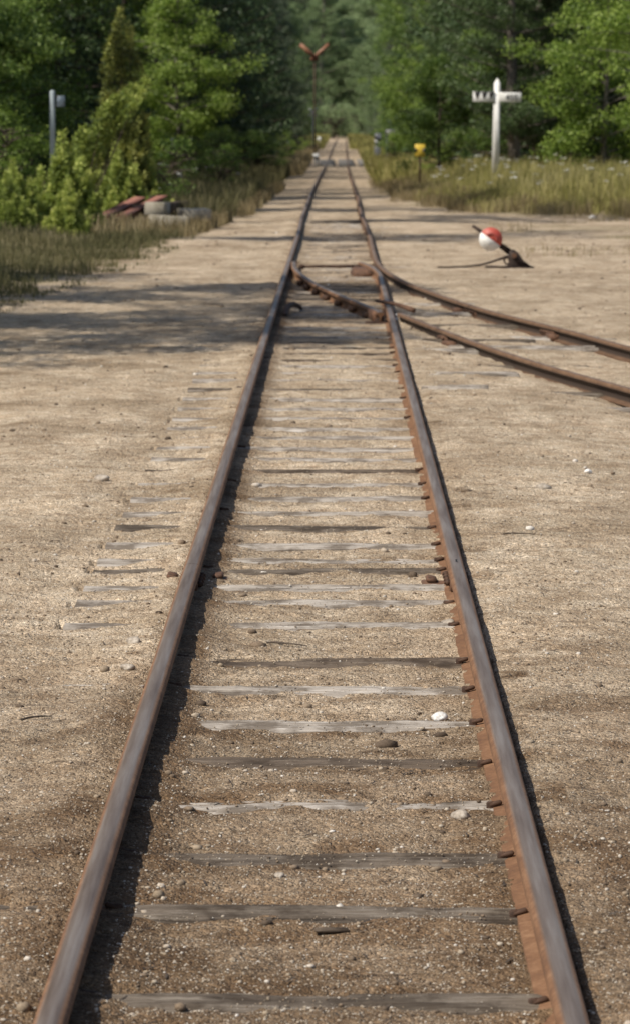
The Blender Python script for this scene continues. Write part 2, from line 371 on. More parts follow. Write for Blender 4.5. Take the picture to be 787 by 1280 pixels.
# ------------------------------------------------------------------ ground
def build_ground():
    ys = [4.0]
    while ys[-1] < 7: ys.append(ys[-1]+.012)
    while ys[-1] < 62: ys.append(ys[-1]+max(.007, .0072*(ys[-1]/7)**1.9))
    while ys[-1] < 800: ys.append(ys[-1]*1.012)
    ys = np.array([-60,-30,-12,-5,-1,1,2,3]+ys)
    xs = list(np.arange(-1.12, 1.06, .0065))
    a, st = xs[-1], .0065
    while a < 400: st *= 1.032; a += st; xs.append(a)
    a, st = xs[0], .0065
    while a > -400: st *= 1.032; a -= st; xs.insert(0, a)
    xs = np.array(xs); X, Y = np.meshgrid(xs, ys); nx, ny = len(xs), len(ys)
    Z = gz(X.ravel(), Y.ravel())
    V = np.stack([X.ravel(), Y.ravel(), Z], 1)
    i = np.arange(nx*ny).reshape(ny, nx)
    F = np.stack([i[:-1,:-1], i[:-1,1:], i[1:,1:], i[1:,:-1]], -1).reshape(-1,4)
    me = mesh_np('ground', V, F, True); me.materials.append(M['ground'])
    x, y = V[:,0], V[:,1]; n = vn(x,y,.5,21); n2 = vn(x,y,.16,22)
    gr = np.maximum(sstep(-.5,.5,x-edgeR(y)+(n-.5)*1.4)*sstep(56,64,y), sstep(-.4,.5,edgeL(y)-x+(n-.5)*1.2)*sstep(18,34,y))
    gr = np.maximum(gr, .55*sstep(.55,.8,vn(x,y,1.4,24))*sstep(2.3,3.4,x)*sstep(44,52,y))
    ad = np.abs(x-xc(y))
    stain_shade = sstep(14.5,6.8,y+(n-.5)*2.5)*.86 + .55*sstep(.62,.8,n2)*sstep(16,9,y)*.6 + .35*sstep(.2,.0,np.abs(ad-.40))*(y<60)*n + .25*sstep(1.1,2.6,-x)*sstep(17,8,y)  # vignette-like darkening near and left painted into the soil, plus stain patches
    stain_shade = stain_shade + .45*sstep(29,33,y)*sstep(45,40,y)*(ad<.5)*(.3+n)
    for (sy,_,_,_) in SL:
        if sy < 24: stain_shade = stain_shade + .75*np.exp(-((y-sy+.02)/.12)**2)*(ad < .62)*sstep(.42,.75,vn(x,y,.11,26)*.6+vn(x,y,.035,27)*.4)
    dd = x-xc(y); stain_shade = stain_shade + .55*sstep(-.47,-.45,dd)*sstep(-.33,-.40,dd)*(y<45)  # left rail's cast shadow deepened in the colour, over dark bare soil
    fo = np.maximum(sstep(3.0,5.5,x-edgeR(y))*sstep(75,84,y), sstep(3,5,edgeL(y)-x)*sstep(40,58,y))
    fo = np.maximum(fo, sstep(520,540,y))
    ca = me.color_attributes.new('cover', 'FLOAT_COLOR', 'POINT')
    c = np.stack([gr, np.clip(stain_shade,0,1), fo, np.ones_like(gr)], 1).astype(np.float32); ca.data.foreach_set('color', c.ravel())
    o = link(bpy.data.objects.new('ground', me)); o['kind'] = 'structure'
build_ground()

# ------------------------------------------------------------------ pebbles
def ico():
    f = (1+5**.5)/2
    v = np.array([(-1,f,0),(1,f,0),(-1,-f,0),(1,-f,0),(0,-1,f),(0,1,f),(0,-1,-f),(0,1,-f),(f,0,-1),(f,0,1),(-f,0,-1),(-f,0,1)])/math.sqrt(1+f*f)
    F = np.array([(0,11,5),(0,5,1),(0,1,7),(0,7,10),(0,10,11),(1,5,9),(5,11,4),(11,10,2),(10,7,6),(7,1,8),(3,9,4),(3,4,2),(3,2,6),(3,6,8),(3,8,9),(4,9,5),(2,4,11),(6,2,10),(8,6,7),(9,8,1)])
    return v, F
def pebbles():
    n = 90000
    u = rng.random(n); y = 1/(1/6.6 - u*(1/6.6-1/46.)); x = (rng.random(n)*2-1)*(y*.088+.1)
    s = .0017*np.exp(rng.normal(0,.42,n))*(1+.030*(y-6.6)); s = np.minimum(s, .016)
    ad = np.abs(x-xc(y)); k = (np.abs(ad-GH) > .048); x, y, s = x[k], y[k], s[k]; n = len(x)
    v, F = ico()
    sc = s[:,None]*(0.65+.7*rng.random((n,3))); sc[:,2] *= .7
    V = v[None]*(1+.28*(rng.random((n,12,1))-.5))*sc[:,None]
    th = rng.random(n)*6.28; c, q = np.cos(th)[:,None], np.sin(th)[:,None]
    V = np.stack([V[...,0]*c-V[...,1]*q, V[...,0]*q+V[...,1]*c, V[...,2]], -1)
    zg = gz(x,y); ons = np.zeros(n,bool)
    for (sy,_,_,_) in SL: ons |= (np.abs(y-sy) < .09)&(np.abs(x-xc(y)) < .45)
    zg = np.where(ons & (rng.random(n) < .35), np.maximum(zg, prof(y)-.0945), zg)
    V += np.stack([x, y, zg+sc[:,2]*.25], 1)[:,None]
    F = (F[None]+(np.arange(n)*12)[:,None,None]).reshape(-1,3)
    me = mesh_np('gravel', V.reshape(-1,3), F); me.materials.append(M['pebb'])
    tag(link(bpy.data.objects.new('gravel', me)), 'loose small gravel stones scattered over the sandy track bed', 'gravel', kind='stuff')
pebbles()
def coarse():
    n = 5200; y = 7+(rng.random(n)**1.6)*50; x = (rng.random(n)*2-1)*np.minimum(5.5,y*.10+.2); s = .004*np.exp(rng.normal(0,.5,n))*(1+.02*y); s = np.minimum(s,.026)
    ad = np.abs(x-xc(y)); k = (np.abs(ad-GH) > .07)&(x > edgeL(y)-1)&((vn(x,y,1.3,61) > .38)|(rng.random(n) < .3)); x,y,s = x[k],y[k],s[k]; n = len(x)
    v, F = ico(); sc = s[:,None]*(.7+.7*rng.random((n,3))); sc[:,2] *= .62
    V = v[None]*(1+.34*(rng.random((n,12,1))-.5))*sc[:,None]; th = rng.random(n)*6.28; c, q = np.cos(th)[:,None], np.sin(th)[:,None]
    V = np.stack([V[...,0]*c-V[...,1]*q, V[...,0]*q+V[...,1]*c, V[...,2]], -1)+np.stack([x, y, gz(x,y)+sc[:,2]*.2], 1)[:,None]
    me = mesh_np('small_stones', V.reshape(-1,3), (F[None]+(np.arange(n)*12)[:,None,None]).reshape(-1,3)); me.materials.append(M['pebc'])
    tag(link(bpy.data.objects.new('small_stones', me)), 'coarser stones and clods strewn over the open gravel', 'gravel', kind='stuff')
coarse()
def litter():
    n = 900; y = 7.2+(rng.random(n)**1.4)*30; x = (rng.random(n)*2-1)*(y*.085); n = len(x); th = rng.random(n)*3.14; L = .012+.04*rng.random(n)**2; wd = .0012+.0015*rng.random(n)
    dx, dy = np.cos(th)*L/2, np.sin(th)*L/2; ex, ey = -np.sin(th)*wd, np.cos(th)*wd; z = gz(x,y)+.004
    V = np.stack([np.stack([x-dx-ex,y-dy-ey,z],1),np.stack([x+dx-ex,y+dy-ey,z+.002],1),np.stack([x+dx+ex,y+dy+ey,z+.003],1),np.stack([x-dx+ex,y-dy+ey,z],1)],1).reshape(-1,3)
    me = mesh_np('plant_litter', V, np.arange(n*4).reshape(n,4)); me.materials.append(M['barkd']); tag(link(bpy.data.objects.new('plant_litter', me)), 'fine dark stalks and needles littering the gravel', 'litter', kind='stuff')
litter()
from mathutils import noise as mn
def stone(x, y, s, label, m='stone', flat=.62, name='stone', group=None, z=0):
    import bmesh
    bm = bmesh.new(); bmesh.ops.create_icosphere(bm, subdivisions=3, radius=1)
    off = Vector((x*7, y*3, s*90)); a = random.random()*3
    for v in bm.verts:
        k = 1+.32*mn.noise(v.co*.9+off)+.12*mn.noise(v.co*2.6+off)
        q = v.co*k; v.co = Vector((q.x*1.15, q.y*.9, q.z*flat))*s
        v.co.rotate(__import__('mathutils').Euler((0,0,a)))
    for f in bm.faces: f.smooth = True
    me = bpy.data.meshes.new(name); bm.to_mesh(me); bm.free(); me.materials.append(M[m])
    o = link(bpy.data.objects.new(name, me)); o.location = (x, y, gz1(x,y)+s*flat*.45+z)
    return tag(o, label, 'stone', group)
stone(.295,11.1,.024,'pale oval stone lying beside the near right rail','wstone')
stone(.305,9.52,.023,'round grey stone on a bleached sleeper near the right rail')
stone(.375,13.2,.030,'sandy yellow stone touching the inner foot of the right rail')
stone(.37,7.52,.020,'flat pale stone on the nearest sleeper close to the right rail','wstone',.4)
stone(.03,8.38,.011,'tiny white stone on the second nearest sleeper','wstone')
stone(-.13,8.8,.013,'small whitish stone alone in gravel between the near sleepers','stone')
stone(-.655,12.55,.026,'brown stone just outside the left rail beside a dark twig')
stone(-.645,12.0,.020,'small dark angular stone outside the left rail, nearer than the brown stone')
stone(-1.10,18.3,.034,'rounded brown stone in the open gravel left of the sleeper ends')
stone(2.06,46.4,.055,'white stone on the sand right of the lever with the disc','wstone')
stone(4.20,64.8,.06,'white rock at the front edge of the tall grass','wstone')
stone(4.75,65.6,.09,'low grey rock at the grass edge beside the right photo border','stone',.45)
for i,(a,b) in enumerate([(.50,32.5),(.53,31.7),(.47,32.0),(.56,32.2)]): stone(a,b,.028,'small bright white stone in the heap beside the crossing rails','wstone',group='white stones by the rail crossing')
stone(.93,17.6,.030,'dark brown stone in the gravel right of the right rail, the larger of the two')
stone(1.18,18.4,.022,'pale stone in the gravel far right of the right rail','wstone')

# twigs and bark scraps
def twig(x, y, L, a, label, name='twig'):
    b = MB(); n = 7; P = [(math.cos(a)*L*(t-.5)+.01*mn.noise(Vector((t*4,x,y))), math.sin(a)*L*(t-.5)+.02*mn.noise(Vector((t*3,y,x))), .006+.004*math.sin(t*3)) for t in np.linspace(0,1,n)]
    b.tube(P, np.linspace(.004,.0018,n), 6, jit=.4)
    o = b.build(name, M['barkd'], loc=(x,y,gz1(x,y))); tag(o, label, 'twig')
twig(-.16,12.62,.16,-.5,'thin dark curved twig lying between two sleepers in mid track')
twig(-.85,11.0,.10,.6,'short bent twig on the gravel left of the left rail')
twig(.72,15.5,.13,-.3,'broken grey twig on the gravel right of the rail joint')
b = MB(); b.box((0,0,.006),(.075,.022,.010),(0,.05,.2),.004); tag(b.build('bark_scrap', M['dark'], loc=(-.01,8.2,gz1(-.01,8.2))), 'small dark splinter of bark lying in front of the second nearest sleeper', 'bark')

# ------------------------------------------------------------------ sleepers
def sleeper(sy, tone, vis, le, idx):
    nx, ny = 90, 14; x = np.linspace(-.875,.875,nx); y = np.linspace(-.095,.095,ny); X, Y = np.meshgrid(x, y)
    s = idx*3+50
    top = -.004*np.abs(Y/.095)**4*3 + (vn(X,Y+idx,.012,s)-.5)*.003 + (vn(X/9,Y+idx,.014,s+1)-.5)*.007 + (vn(X,Y,.3,s+2)-.5)*.006
    chk = vn(X/14,Y+idx*1.7,.02,s+5); top -= .008*(chk > .83)
    Yj = Y + (vn(X,Y*0+idx,.25,s+3)-.5)*.02
    T = np.stack([X,Yj,top],-1).reshape(-1,3); B = T.copy(); B[:,2] = -.13; V = np.concatenate([T,B]); n = nx*ny
    i = np.arange(n).reshape(ny,nx)
    F = [np.stack([i[:-1,:-1],i[:-1,1:],i[1:,1:],i[1:,:-1]],-1).reshape(-1,4)]
    e = np.concatenate([i[0],i[1:,-1],i[-1,::-1][1:],i[::-1,0][1:]]); e0, e1 = e[:-1], e[1:]
    F.append(np.stack([e0, e0+n, e1+n, e1],-1)); F = np.concatenate(F)
    me = mesh_np('sleeper', V, F, True); me.set_sharp_from_angle(angle=R(50)); me.materials.append(M[tone])
    o = link(bpy.data.objects.new('sleeper', me)); o.location = (float(xc(sy)), sy, float(prof(sy))-.0958+.0022*vis+(.001 if sy > 15 else 0))
    o.rotation_euler = (random.uniform(-.03,.03), random.uniform(-.007,.007), random.uniform(-.010,.010)); return o
ordn = ['nearest','second nearest','third nearest','fourth nearest','fifth nearest','sixth nearest','seventh nearest','eighth nearest','ninth nearest','tenth nearest','eleventh nearest','twelfth nearest','thirteenth nearest','fourteenth nearest','fifteenth nearest','sixteenth nearest','seventeenth nearest','eighteenth nearest','nineteenth nearest','twentieth nearest']
look = dict(pale='bleached pale grey', grey='weathered grey brown', dark='dark brown rotten')
for k, (sy, tone, vis, le) in enumerate(SL):
    o = sleeper(sy, tone, vis, le, k)
    if k < 20: lab = f"{look[tone]} sleeper, {ordn[k]} to the viewer" + (', left end bare' if le else ', sunk in gravel')
    elif sy < 33: lab = f"{look[tone]} sleeper sunk in the gravel between the rail joint and the switch"
    else: lab = f"{look[tone]} sleeper almost buried in sand under and beyond the switch"
    tag(o, lab, 'sleeper', 'wooden sleepers of the main track')
# siding timbers: oblong patches of bleached wood under the diverging rails
sid = [(1.25,26.2,1.0),(.85,25.0,.55),(.78,27.6,.6),(1.0,29.0,.9),(1.45,29.6,1.3),(1.3,28.2,1.1),(1.45,23.7,.5),(.72,23.8,.4),(1.62,22.6,.5),(1.15,31.0,.9),(.9,33.0,.9),(.95,34.8,.8)]
for k,(x,y,L) in enumerate(sid):
    b = MB(); nx = 12; xx = np.linspace(-L/2,L/2,nx); hw = .085
    for s in range(3):
        yo = (s-1)*hw*.66; b.box((random.uniform(-.05,.05),yo,-.05+.004*s),(L*random.uniform(.75,1),.05,.10),(0,0,random.uniform(-.02,.02)),.006)
    z = gz1(x,y)+random.uniform(.003,.007); o = b.build('switch_timber', M['pale' if k % 3 else 'grey'], loc=(x,y,z)); o.rotation_euler[2] = random.uniform(-.05,.02)
    tag(o, 'bleached splintered switch timber half buried in sand around the diverging rails', 'sleeper', 'timbers under the diverging rails')

# ------------------------------------------------------------------ rails
HALF = [(0,.0),(.009,-.0005),(.0165,-.0022),(.0235,-.0055),(.0285,-.0105),(.0305,-.0175),(.0305,-.027),(.014,-.0335),(.0075,-.042),(.0065,-.060),(.0075,-.080),(.014,-.088),(.042,-.095),(.043,-.104)]
SEC = [(-a,b) for a,b in reversed(HALF[1:])] + HALF
POL = {b: v for (a,b), v in zip(HALF, [1,.95,.68,.28,.08,.0,-1,-1,-1,-1,-1,-.3,0,0])}
def catmull(P, step):
    P = np.array(P, float); out = []
    Q = np.concatenate([[2*P[0]-P[1]], P, [2*P[-1]-P[-2]]])
    for i in range(1, len(Q)-2):
        d = np.linalg.norm(Q[i+1]-Q[i]); n = max(2, int(d/step))
        for t in np.linspace(0,1,n,endpoint=False):
            a,b,c,e = Q[i-1],Q[i],Q[i+1],Q[i+2]
            out.append(.5*((2*b)+(-a+c)*t+(2*a-5*b+4*c-e)*t*t+(-a+3*b-3*c+e)*t**3))
    out.append(P[-1]); return np.array(out)
def rail(pts, label, m='rail', step=.4, dz=0, name='rail', sec=None, zp=None):
    """pts: (x,y) list; z follows the track profile"""
    C = catmull(pts, step); T = np.gradient(C, axis=0); T /= np.linalg.norm(T,axis=1)[:,None]; Nn = np.stack([T[:,1],-T[:,0]],1)
    if C[0,1] > C[-1,1]: Nn = -Nn
    sc = np.array(sec or SEC); n = len(sc)
    z0 = prof(C[:,1])+dz + (vn(C[:,1],0*C[:,1],1.7,70)-.5)*.004
    V = np.concatenate([ (C[:,None,:]+Nn[:,None,:]*sc[None,:,0:1]), (z0[:,None]+sc[None,:,1])[:,:,None] ], -1)
    m_ = len(C); i = np.arange(m_*n).reshape(m_,n)
    F = np.stack([i[:-1,:-1],i[1:,:-1],i[1:,1:],i[:-1,1:]],-1).reshape(-1,4)
    Fb = np.stack([i[:-1,-1],i[1:,-1],i[1:,0],i[:-1,0]],-1)
    caps = np.array([i[0,:], i[-1,::-1]])
    if C[0,1] > C[-1,1]: F = F[:,::-1]; Fb = Fb[:,::-1]
    me = mesh_np(name, V.reshape(-1,3), [np.concatenate([F,Fb]), caps]); me.polygons.foreach_set('use_smooth', np.ones(len(me.polygons),bool)); me.set_sharp_from_angle(angle=R(38))
    at = me.attributes.new('pol','FLOAT','POINT'); pv = np.array([POL.get(b,0) for a,b in (sec or SEC)]); at.data.foreach_set('value', np.tile(pv,m_).astype(np.float32))
    me.materials.append(M[m]); o = link(bpy.data.objects.new(name, me)); tag(o, label, 'rail'); return o
def mx(y, s): return float(xc(y)) + s*GH
JY = 14.12
def mainpts(y0, y1, s, n=None):
    ys = [y0]
    while ys[-1] < y1: ys.append(min(y1, ys[-1]*1.16))
    return [(mx(y,s), y) for y in ys]
rl1 = rail(mainpts(3.2, JY-.004, -1), 'rusty left rail of the main track with polished top, from the viewer to the joint')
rr1 = rail(mainpts(3.2, JY+.05, 1), 'rusty right rail of the main track with polished top, from the viewer to the joint')
rl2 = rail(mainpts(JY+.004, 480, -1), 'left rail of the main track running from the joint to the far forest')
rr2 = rail(mainpts(JY+.058, 38.5, 1)+[(.428,39.6),(.395,40.8),(.335,41.8),(.255,42.7)], 'right rail of the main track from the joint to its bent end at the switch')
pR = [(3.35,20.0),(2.62,23.4),(2.029,27.14),(1.678,29.46),(1.292,31.82),(.973,34.32),(.66,37.6),(.505,40.2),(.442,42.5),(.425,45),(mx(54,1),54),(mx(62,1),62),(mx(68,1),68)]+[(mx(y,1),y) for y in (76,84,100,121,140,162,185,207,240,272,330,400,457,480)]
rs = rail(pR, 'brown outer rail of the siding that joins the main track from the right', 'siding')
blade = rail([(.352,31.9),(.261,32.9),(.028,34.9),(-.197,37.2),(-.37,39.6),(-.445,41.3),(-.468,42.9)], 'worn switch blade slanting from left rail toward the crossing point', 'rail', .3, -.002, 'slanting_rail')
rsl = rail([(2.62,18.6),(2.15,20.9),(1.727,23.08),(1.324,25.3),(1.003,27.5),(.721,29.8),(.53,31.5),(.515,31.75)], 'brown inner rail of the siding ending against the main right rail', 'siding')
# flange spikes
def spike_me(side):
    b = MB(); b.box((side*.048,0,-.092),(.022,.018,.03),(0,0,0),.004); b.box((side*.036,0,-.083),(.034,.022,.012),(0,side*.25,0),.004); return b.me('rail_spike')
SPK = {s: spike_me(s) for s in (-1,1)}
for m_ in SPK.values(): m_.materials.append(M['drust'])
def spikes(rl, s, ylo, yhi, inner):
    for (sy,_,_,_) in SL:
        if ylo < sy < yhi and (sy < 15 or random.random() < .6):
            sides = (inner,) if sy > 24 else (inner, -inner)
            for q in sides:
                o = bpy.data.objects.new('rail_spike', SPK[q]); link(o, rl); o.location = (mx(sy,s), sy+q*.03+random.uniform(-.02,.02), float(prof(sy))+random.uniform(-.003,.003)); o.rotation_euler[2] = random.uniform(-.25,.25); q_ = random.uniform(.62,.85) if sy < 17 else random.uniform(.4,.65); o.scale = (1, q_, 1); o.location.z -= .004*random.random()
spikes(rl1,-1,5,JY-.1,1); spikes(rr1,1,5,JY-.1,-1); spikes(rl2,-1,JY+.2,32,1); spikes(rr2,1,JY+.2,32,-1)
def fishplates(rl, x, y, a=0, L=.36):
    for q in (-1,1):
        b = MB(); b.box((q*.017,0,-.06),(.018,L,.052),(0,0,0),.004)
        f = b.build('fishplate', M['rust'], rl, loc=(x,y,float(prof(y)))); f.rotation_euler[2] = a
        for k in (-.36,-.13,.13,.36):
            bb = MB(); bb.tube([(q*.024,k*L,-.058),(q*.040,k*L,-.058)], .0125, 6); bb.tube([(q*.038,k*L,-.058),(q*.046,k*L,-.058)], .007, 8)
            bb.build('bolt', M['drust'], f)
fishplates(rl1, mx(JY,-1), JY); fishplates(rr1, mx(JY,1), JY+.05)
for rl_, x, y, sgn in ((rl1, mx(JY,-1), 14.45, -1), (rr1, mx(JY,1), 14.35, 1)):
    b = MB(); b.box((0,0,-.099),(.24,.13,.014),(0,0,.03),.004)
    for q in (-1,1): b.box((q*.085,.0,-.083),(.04,.09,.020),(0,-q*.2,0),.006)
    b.build('joint_chair', M['rust'], rl_, loc=(x,y,float(prof(y))))
fishplates(rsl, .83, 28.95, .31, .42); fishplates(rs, 1.62, 29.85, .155+.0, .5); fishplates(rs, 1.14, 33.0, .13, .6)
for rl_, x, y, a in ((rsl,.86,28.65,.30),(rs,1.66,29.6,.15),(rs,1.07,33.55,.13)):
    b = MB(); b.box((-.03,0,-.078),(.085,.22,.05),(0,0,0),.012); o = b.build('joint_chair', M['rust'], rl_, loc=(x,y,float(prof(y)))); o.rotation_euler[2] = a
# switch ironwork
zz = float(prof(42))
t = thing('stretcher_rod','dark iron rod across the track between the switch points','switch rod',(-.38,42.4,zz-.045))
MB().tube([(0,0,0),(.2,.02,.004),(.4,.01,0),(.60,0,.006)],.016,8).build('rod', M['drust'], t, smooth=True)
for q in (.6,0): MB().box((q,0,0),(.06,.10,.05),bev=.01).build('clevis', M['drust'], t)
b = MB(); b.prism([(-.14,-.06),(.15,-.06),(.16,.0),(.05,.028),(-.10,.022)],-.55,.45); o = b.build('switch_plate', M['rust'], loc=(.28,41.6,zz-.052)); o.rotation_euler[2] = .03
tag(o,'rusty brown iron plate beside the bent end of the right rail','switch plate')
zz = float(prof(32))
b = MB(); b.box((0,0,-.055),(.085,.5,.085),(0,0,.0),.012); o = b.build('heel_block', M['brust'], blade, loc=(.315,32.35,zz)); o.rotation_euler[2] = .09
for k in range(7):
    f = .12+.11*k; yk = 32.6+k*1.05; xk = float(np.interp(yk,[31.9,32.9,34.9,37.2,39.6,41.3],[.352,.261,.028,-.197,-.37,-.445]))
    b = MB(); b.box((-.045,0,-.07),(.055,.10,.05),(0,.2,.2),.01); b.build('slide_lug', M['drust'], blade, loc=(xk,yk,float(prof(yk))))
b = MB(); b.box((0,0,-.10),(.22,.18,.03),bev=.01); b.tube([(0,-.05,-.09),(0,.05,-.09)],.035,10); o = b.build('heel_chair', M['drust'], blade, loc=(.335,31.95,zz))
b = MB(); P = [(-.10,.45,.016),(-.03,.2,.019),(.05,-.1,.02),(.12,-.42,.012),(.19,-.72,0)]; b.tube(P,[.012,.015,.017,.02,.024],8)
tag(b.build('bridge_bar', M['rust'], loc=(.43,32.75,zz+.003), smooth=True),'slim iron bar lying over the main right rail at the crossing point','iron bar')
b = MB(); P = [(-.03,-.55,.0),(-.02,-.3,.045),(.0,0,.062),(.035,.35,.055),(.085,.55,.02),(.10,.75,-.03)]; b.tube(P,[.022,.028,.026,.022,.018,.015],8); b.box((0,-.42,-.03),(.06,.25,.05),bev=.015)
tag(b.build('guard_hook', M['drust'], loc=(-.405,33.4,float(prof(33.4))-.085), angle=50),'dark rusty curved iron hook beside the left rail before the switch','iron hook')

# ------------------------------------------------------------------ switch lever with disc
def lever():
    IR = M['iron']
    Y = 43.2; u = Y/4900.; gx = 2.02
    t = thing('switch_lever','low switch lever stand with half red half white disc on the sand','switch lever',(gx,Y,gz1(gx,Y)+.002))
    # arm rises to the left: disc centre 37 px left, 36 px up of the base
    b = MB(); b.prism([(-.17,0),(.10,0),(.115,.016),(.03,.075),(-.03,.165),(-.08,.20),(-.125,.19),(-.15,.12),(-.135,.05)],-.05,.05); b.box((-.03,0,.006),(.34,.24,.014),bev=.004)
    base = b.build('base', IR, t)
    MB().tube([(-.08,-.085,.135),(-.08,.085,.135)],.028,12).build('pivot_pin', M['rust'], base, angle=40)
    # ring eye
    th = np.linspace(0,2*math.pi,15); MB().tube([(-.155+.032*math.cos(a),-.03,.085+.045*math.sin(a)) for a in th],.011,6,cap=False).build('eye_ring', IR, base, smooth=True)
    def bar(x0,z0,x1,z1,w0,w1,nm,mm):
        d = np.array([x1-x0,z1-z0]); L = np.linalg.norm(d); d /= L; n_ = np.array([-d[1],d[0]])
        p0, p1 = np.array([x0,z0]), np.array([x1,z1])
        return MB().prism([tuple(p0-n_*w0),tuple(p1-n_*w1),tuple(p1+n_*w1),tuple(p0+n_*w0)],-.012,.012).build(nm, mm, t)
    arm = bar(-.06,.125,-.535,.462,.038,.017,'arm', IR)
    cxd, czd, r = -.335, .315, .128
    ang = math.atan2(.32,-.44)
    def half(a0, nm, mm):
        th = np.linspace(a0, a0+math.pi, 28)
        o = MB().prism([(cxd+r*math.cos(a), czd+r*math.sin(a)) for a in th][::-1], -.026,-.014).build(nm, mm, t); return o
    wh = half(ang, 'white_half', M['white']); rd = half(ang-math.pi, 'red_half', M['red'])
    th = np.linspace(ang-math.pi+.25, ang-.25, 14)
    MB().tube([(cxd+.062*math.cos(a),-.027,czd+.062*math.sin(a)) for a in th],.013,6).build('rim_ring', M['redd'], rd, smooth=True)
    MB().tube([(-.15,0,.115),(-.22,0,.10),(-.32,-.01,.065),(-.45,-.02,.03),(-.62,-.02,.01),(-.80,-.02,.003),(-.92,-.02,.006)],[.016,.014,.012,.012,.011,.011,.009],8).build('handle', IR, t, smooth=True)
    MB().tube([(-.06,-.03,.02),(-.22,-.03,.008),(-.40,-.03,.012)],.012,8).build('throw_rod', IR, t, smooth=True)
lever()

# ------------------------------------------------------------------ signs
def speed_sign():
    Y = 80; x = 3.2; z0 = gz1(x,Y); H = 2.12-z0
    t = thing('speed_post','white wooden post sign with toothed board left and number board right','sign',(x,Y,z0-.05),rot=(0,R(-1.0)*-1,0))
    H += .05
    b = MB(); b.prism([(-.075,0),(.075,0),(.066,H-.11),(.0,H),(-.066,H-.11)],-.05,.05); b.build('post', M['white'], t)
    zb = H-.38
    b = MB(); b.box((-.27,-.062,zb-.002),(.44,.018,.205),bev=.006); tb_ = b.build('toothed_board', M['white'], t)
    for k in range(3):
        c = -.405+k*.143
        MB().prism([(c-.068,zb+.108),(c,zb-.06),(c+.068,zb+.108)][::-1],-.0775,-.0732).build('black_triangle', M['black'], tb_)
    br = MB(); br.box((.265,-.062,zb-.002),(.45,.018,.19),bev=.006); nb = br.build('number_board', M['white'], t)
    # digits 400
    def digit(cx_, kind):
        d = MB(); w_, h_, s_ = .062, .115, .017; y0, y1 = -.0775,-.0732; zc_ = zb-.002
        if kind == 4:
            d.prism([(cx_+.010,zc_-h_/2),(cx_+.028,zc_-h_/2),(cx_+.028,zc_+h_/2),(cx_+.010,zc_+h_/2)],y0,y1)
            d.prism([(cx_-.034,zc_-.026),(cx_+.009,zc_-.026),(cx_+.009,zc_-.010),(cx_-.034,zc_-.010)],y0,y1)
            d.prism([(cx_-.034,zc_-.009),(cx_-.016,zc_-.009),(cx_+.009,zc_+h_/2-.02),(cx_+.009,zc_+h_/2)],y0,y1)
        else:
            th = np.linspace(0,2*math.pi,21)[:-1]
            for k in range(20):
                a, c = th[k], th[(k+1)%20]; o_ = lambda q, rx, rz: (cx_+rx*math.cos(q), zc_+rz*math.sin(q))
                d.prism([o_(a,.033,.058),o_(a,.017,.040),o_(c,.017,.040),o_(c,.033,.058)],y0,y1)
        d.build('digit', M['black'], nb)
    digit(.21,4); digit(.295,0); digit(.38,0)
speed_sign()
def yellow_sign():
    Y = 86; x = 1.80; z0 = gz1(x,Y); t = thing('hourglass_sign','small yellow sign with black side notches on a dark post in grass','sign',(x,Y,z0-.05)); top = .715-z0+.05
    MB().tube([(0,0,0),(0,0,top-.05)],.022,8).build('post', M['drust'], t, smooth=True)
    s = .112; zc_ = top-.13
    b = MB(); b.box((0,-.03,zc_),(2*s,.012,.265),bev=.004); pl = b.build('panel', M['yellow'], t)
    for q in (-1,1):
        P = [(q*s*1.005,zc_-.062),(q*.048,zc_-.008),(q*.048,zc_+.008),(q*s*1.005,zc_+.062)]
        MB().prism(P if q > 0 else P[::-1],-.041,-.0365).build('black_notch', M['black'], pl)
yellow_sign()
def left_post():
    Y = 60; x = -4.33; z0 = gz1(x,Y); t = thing('grey_post','slim grey metal post with a small faded side panel above bushes','post',(x,Y,z0-.1)); h = 1.82-z0+.1
    b = MB(); b.tube([(0,0,0),(0,0,h-.03),(0,0,h-.008),(0,0,h)],[.043,.043,.034,.018],12); b.build('pole', M['steelp'], t, smooth=True)
    b = MB(); b.box((.125,0,h-.17),(.13,.012,.17),bev=.003); pn = b.build('panel', M['pane'], t)
    for q in (-.24,-.10):
        b = MB(); b.box((.05,0,h+q),(.05,.03,.018),bev=.003); b.build('bracket', M['drust'], t)
mp, tp, pp, Np, Lp = mat('faded_panel'); pp.inputs['Base Color'].default_value = (.13,.16,.20,1); pp.inputs['Roughness'].default_value = .35; M['pane'] = mp
Lp(rampn(tp,[(.35,(.05,.07,.09)),(.6,(.22,.27,.32))],noisen(tp,coords(tp),14,3)),pp.inputs['Base Color'])
left_post()
def crossing_sign():
    Y = 192; x = (393-421)/4900*Y; z0 = gz1(x,Y); t = thing('crossing_sign','tall post with faded orange crossed arms standing above the far track','crossing sign',(x,Y,z0-.1))
    zc_ = 1.66+(126-72)/4900*Y - z0+.1
    MB().tube([(0,0,0),(0,0,zc_+.05)],.035,8).build('post', M['drust'], t, smooth=True)
    for q in (-1,1):
        pts = np.array([(-.86,-.09),(.86,-.09),(.86,.09),(-.86,.09)]); a = q*R(42)
        for nm, w_, y_, mm, x0, x1 in (('arm',.095,-.075+q*.012,'orange',-.22,.92),('yellow_stripe',.035,-.091+q*.012,'yellow',.15,.84)):
            c, s = math.cos(a), math.sin(a); pp_ = [(x0,-w_),(x1,-w_),(x1,w_),(x0,w_)]
            if q < 0: pp_ = [(-x0,-w_),(-x1,-w_),(-x1,w_),(-x0,w_)]
            P = [(u*c-v*s, zc_+u*s+v*c) for u,v in pp_]
            o = MB().prism(P,y_-.007,y_+.007).build(nm, M[mm if nm == 'arm' else 'dyel'], t if nm == 'arm' else last); last = o
crossing_sign()
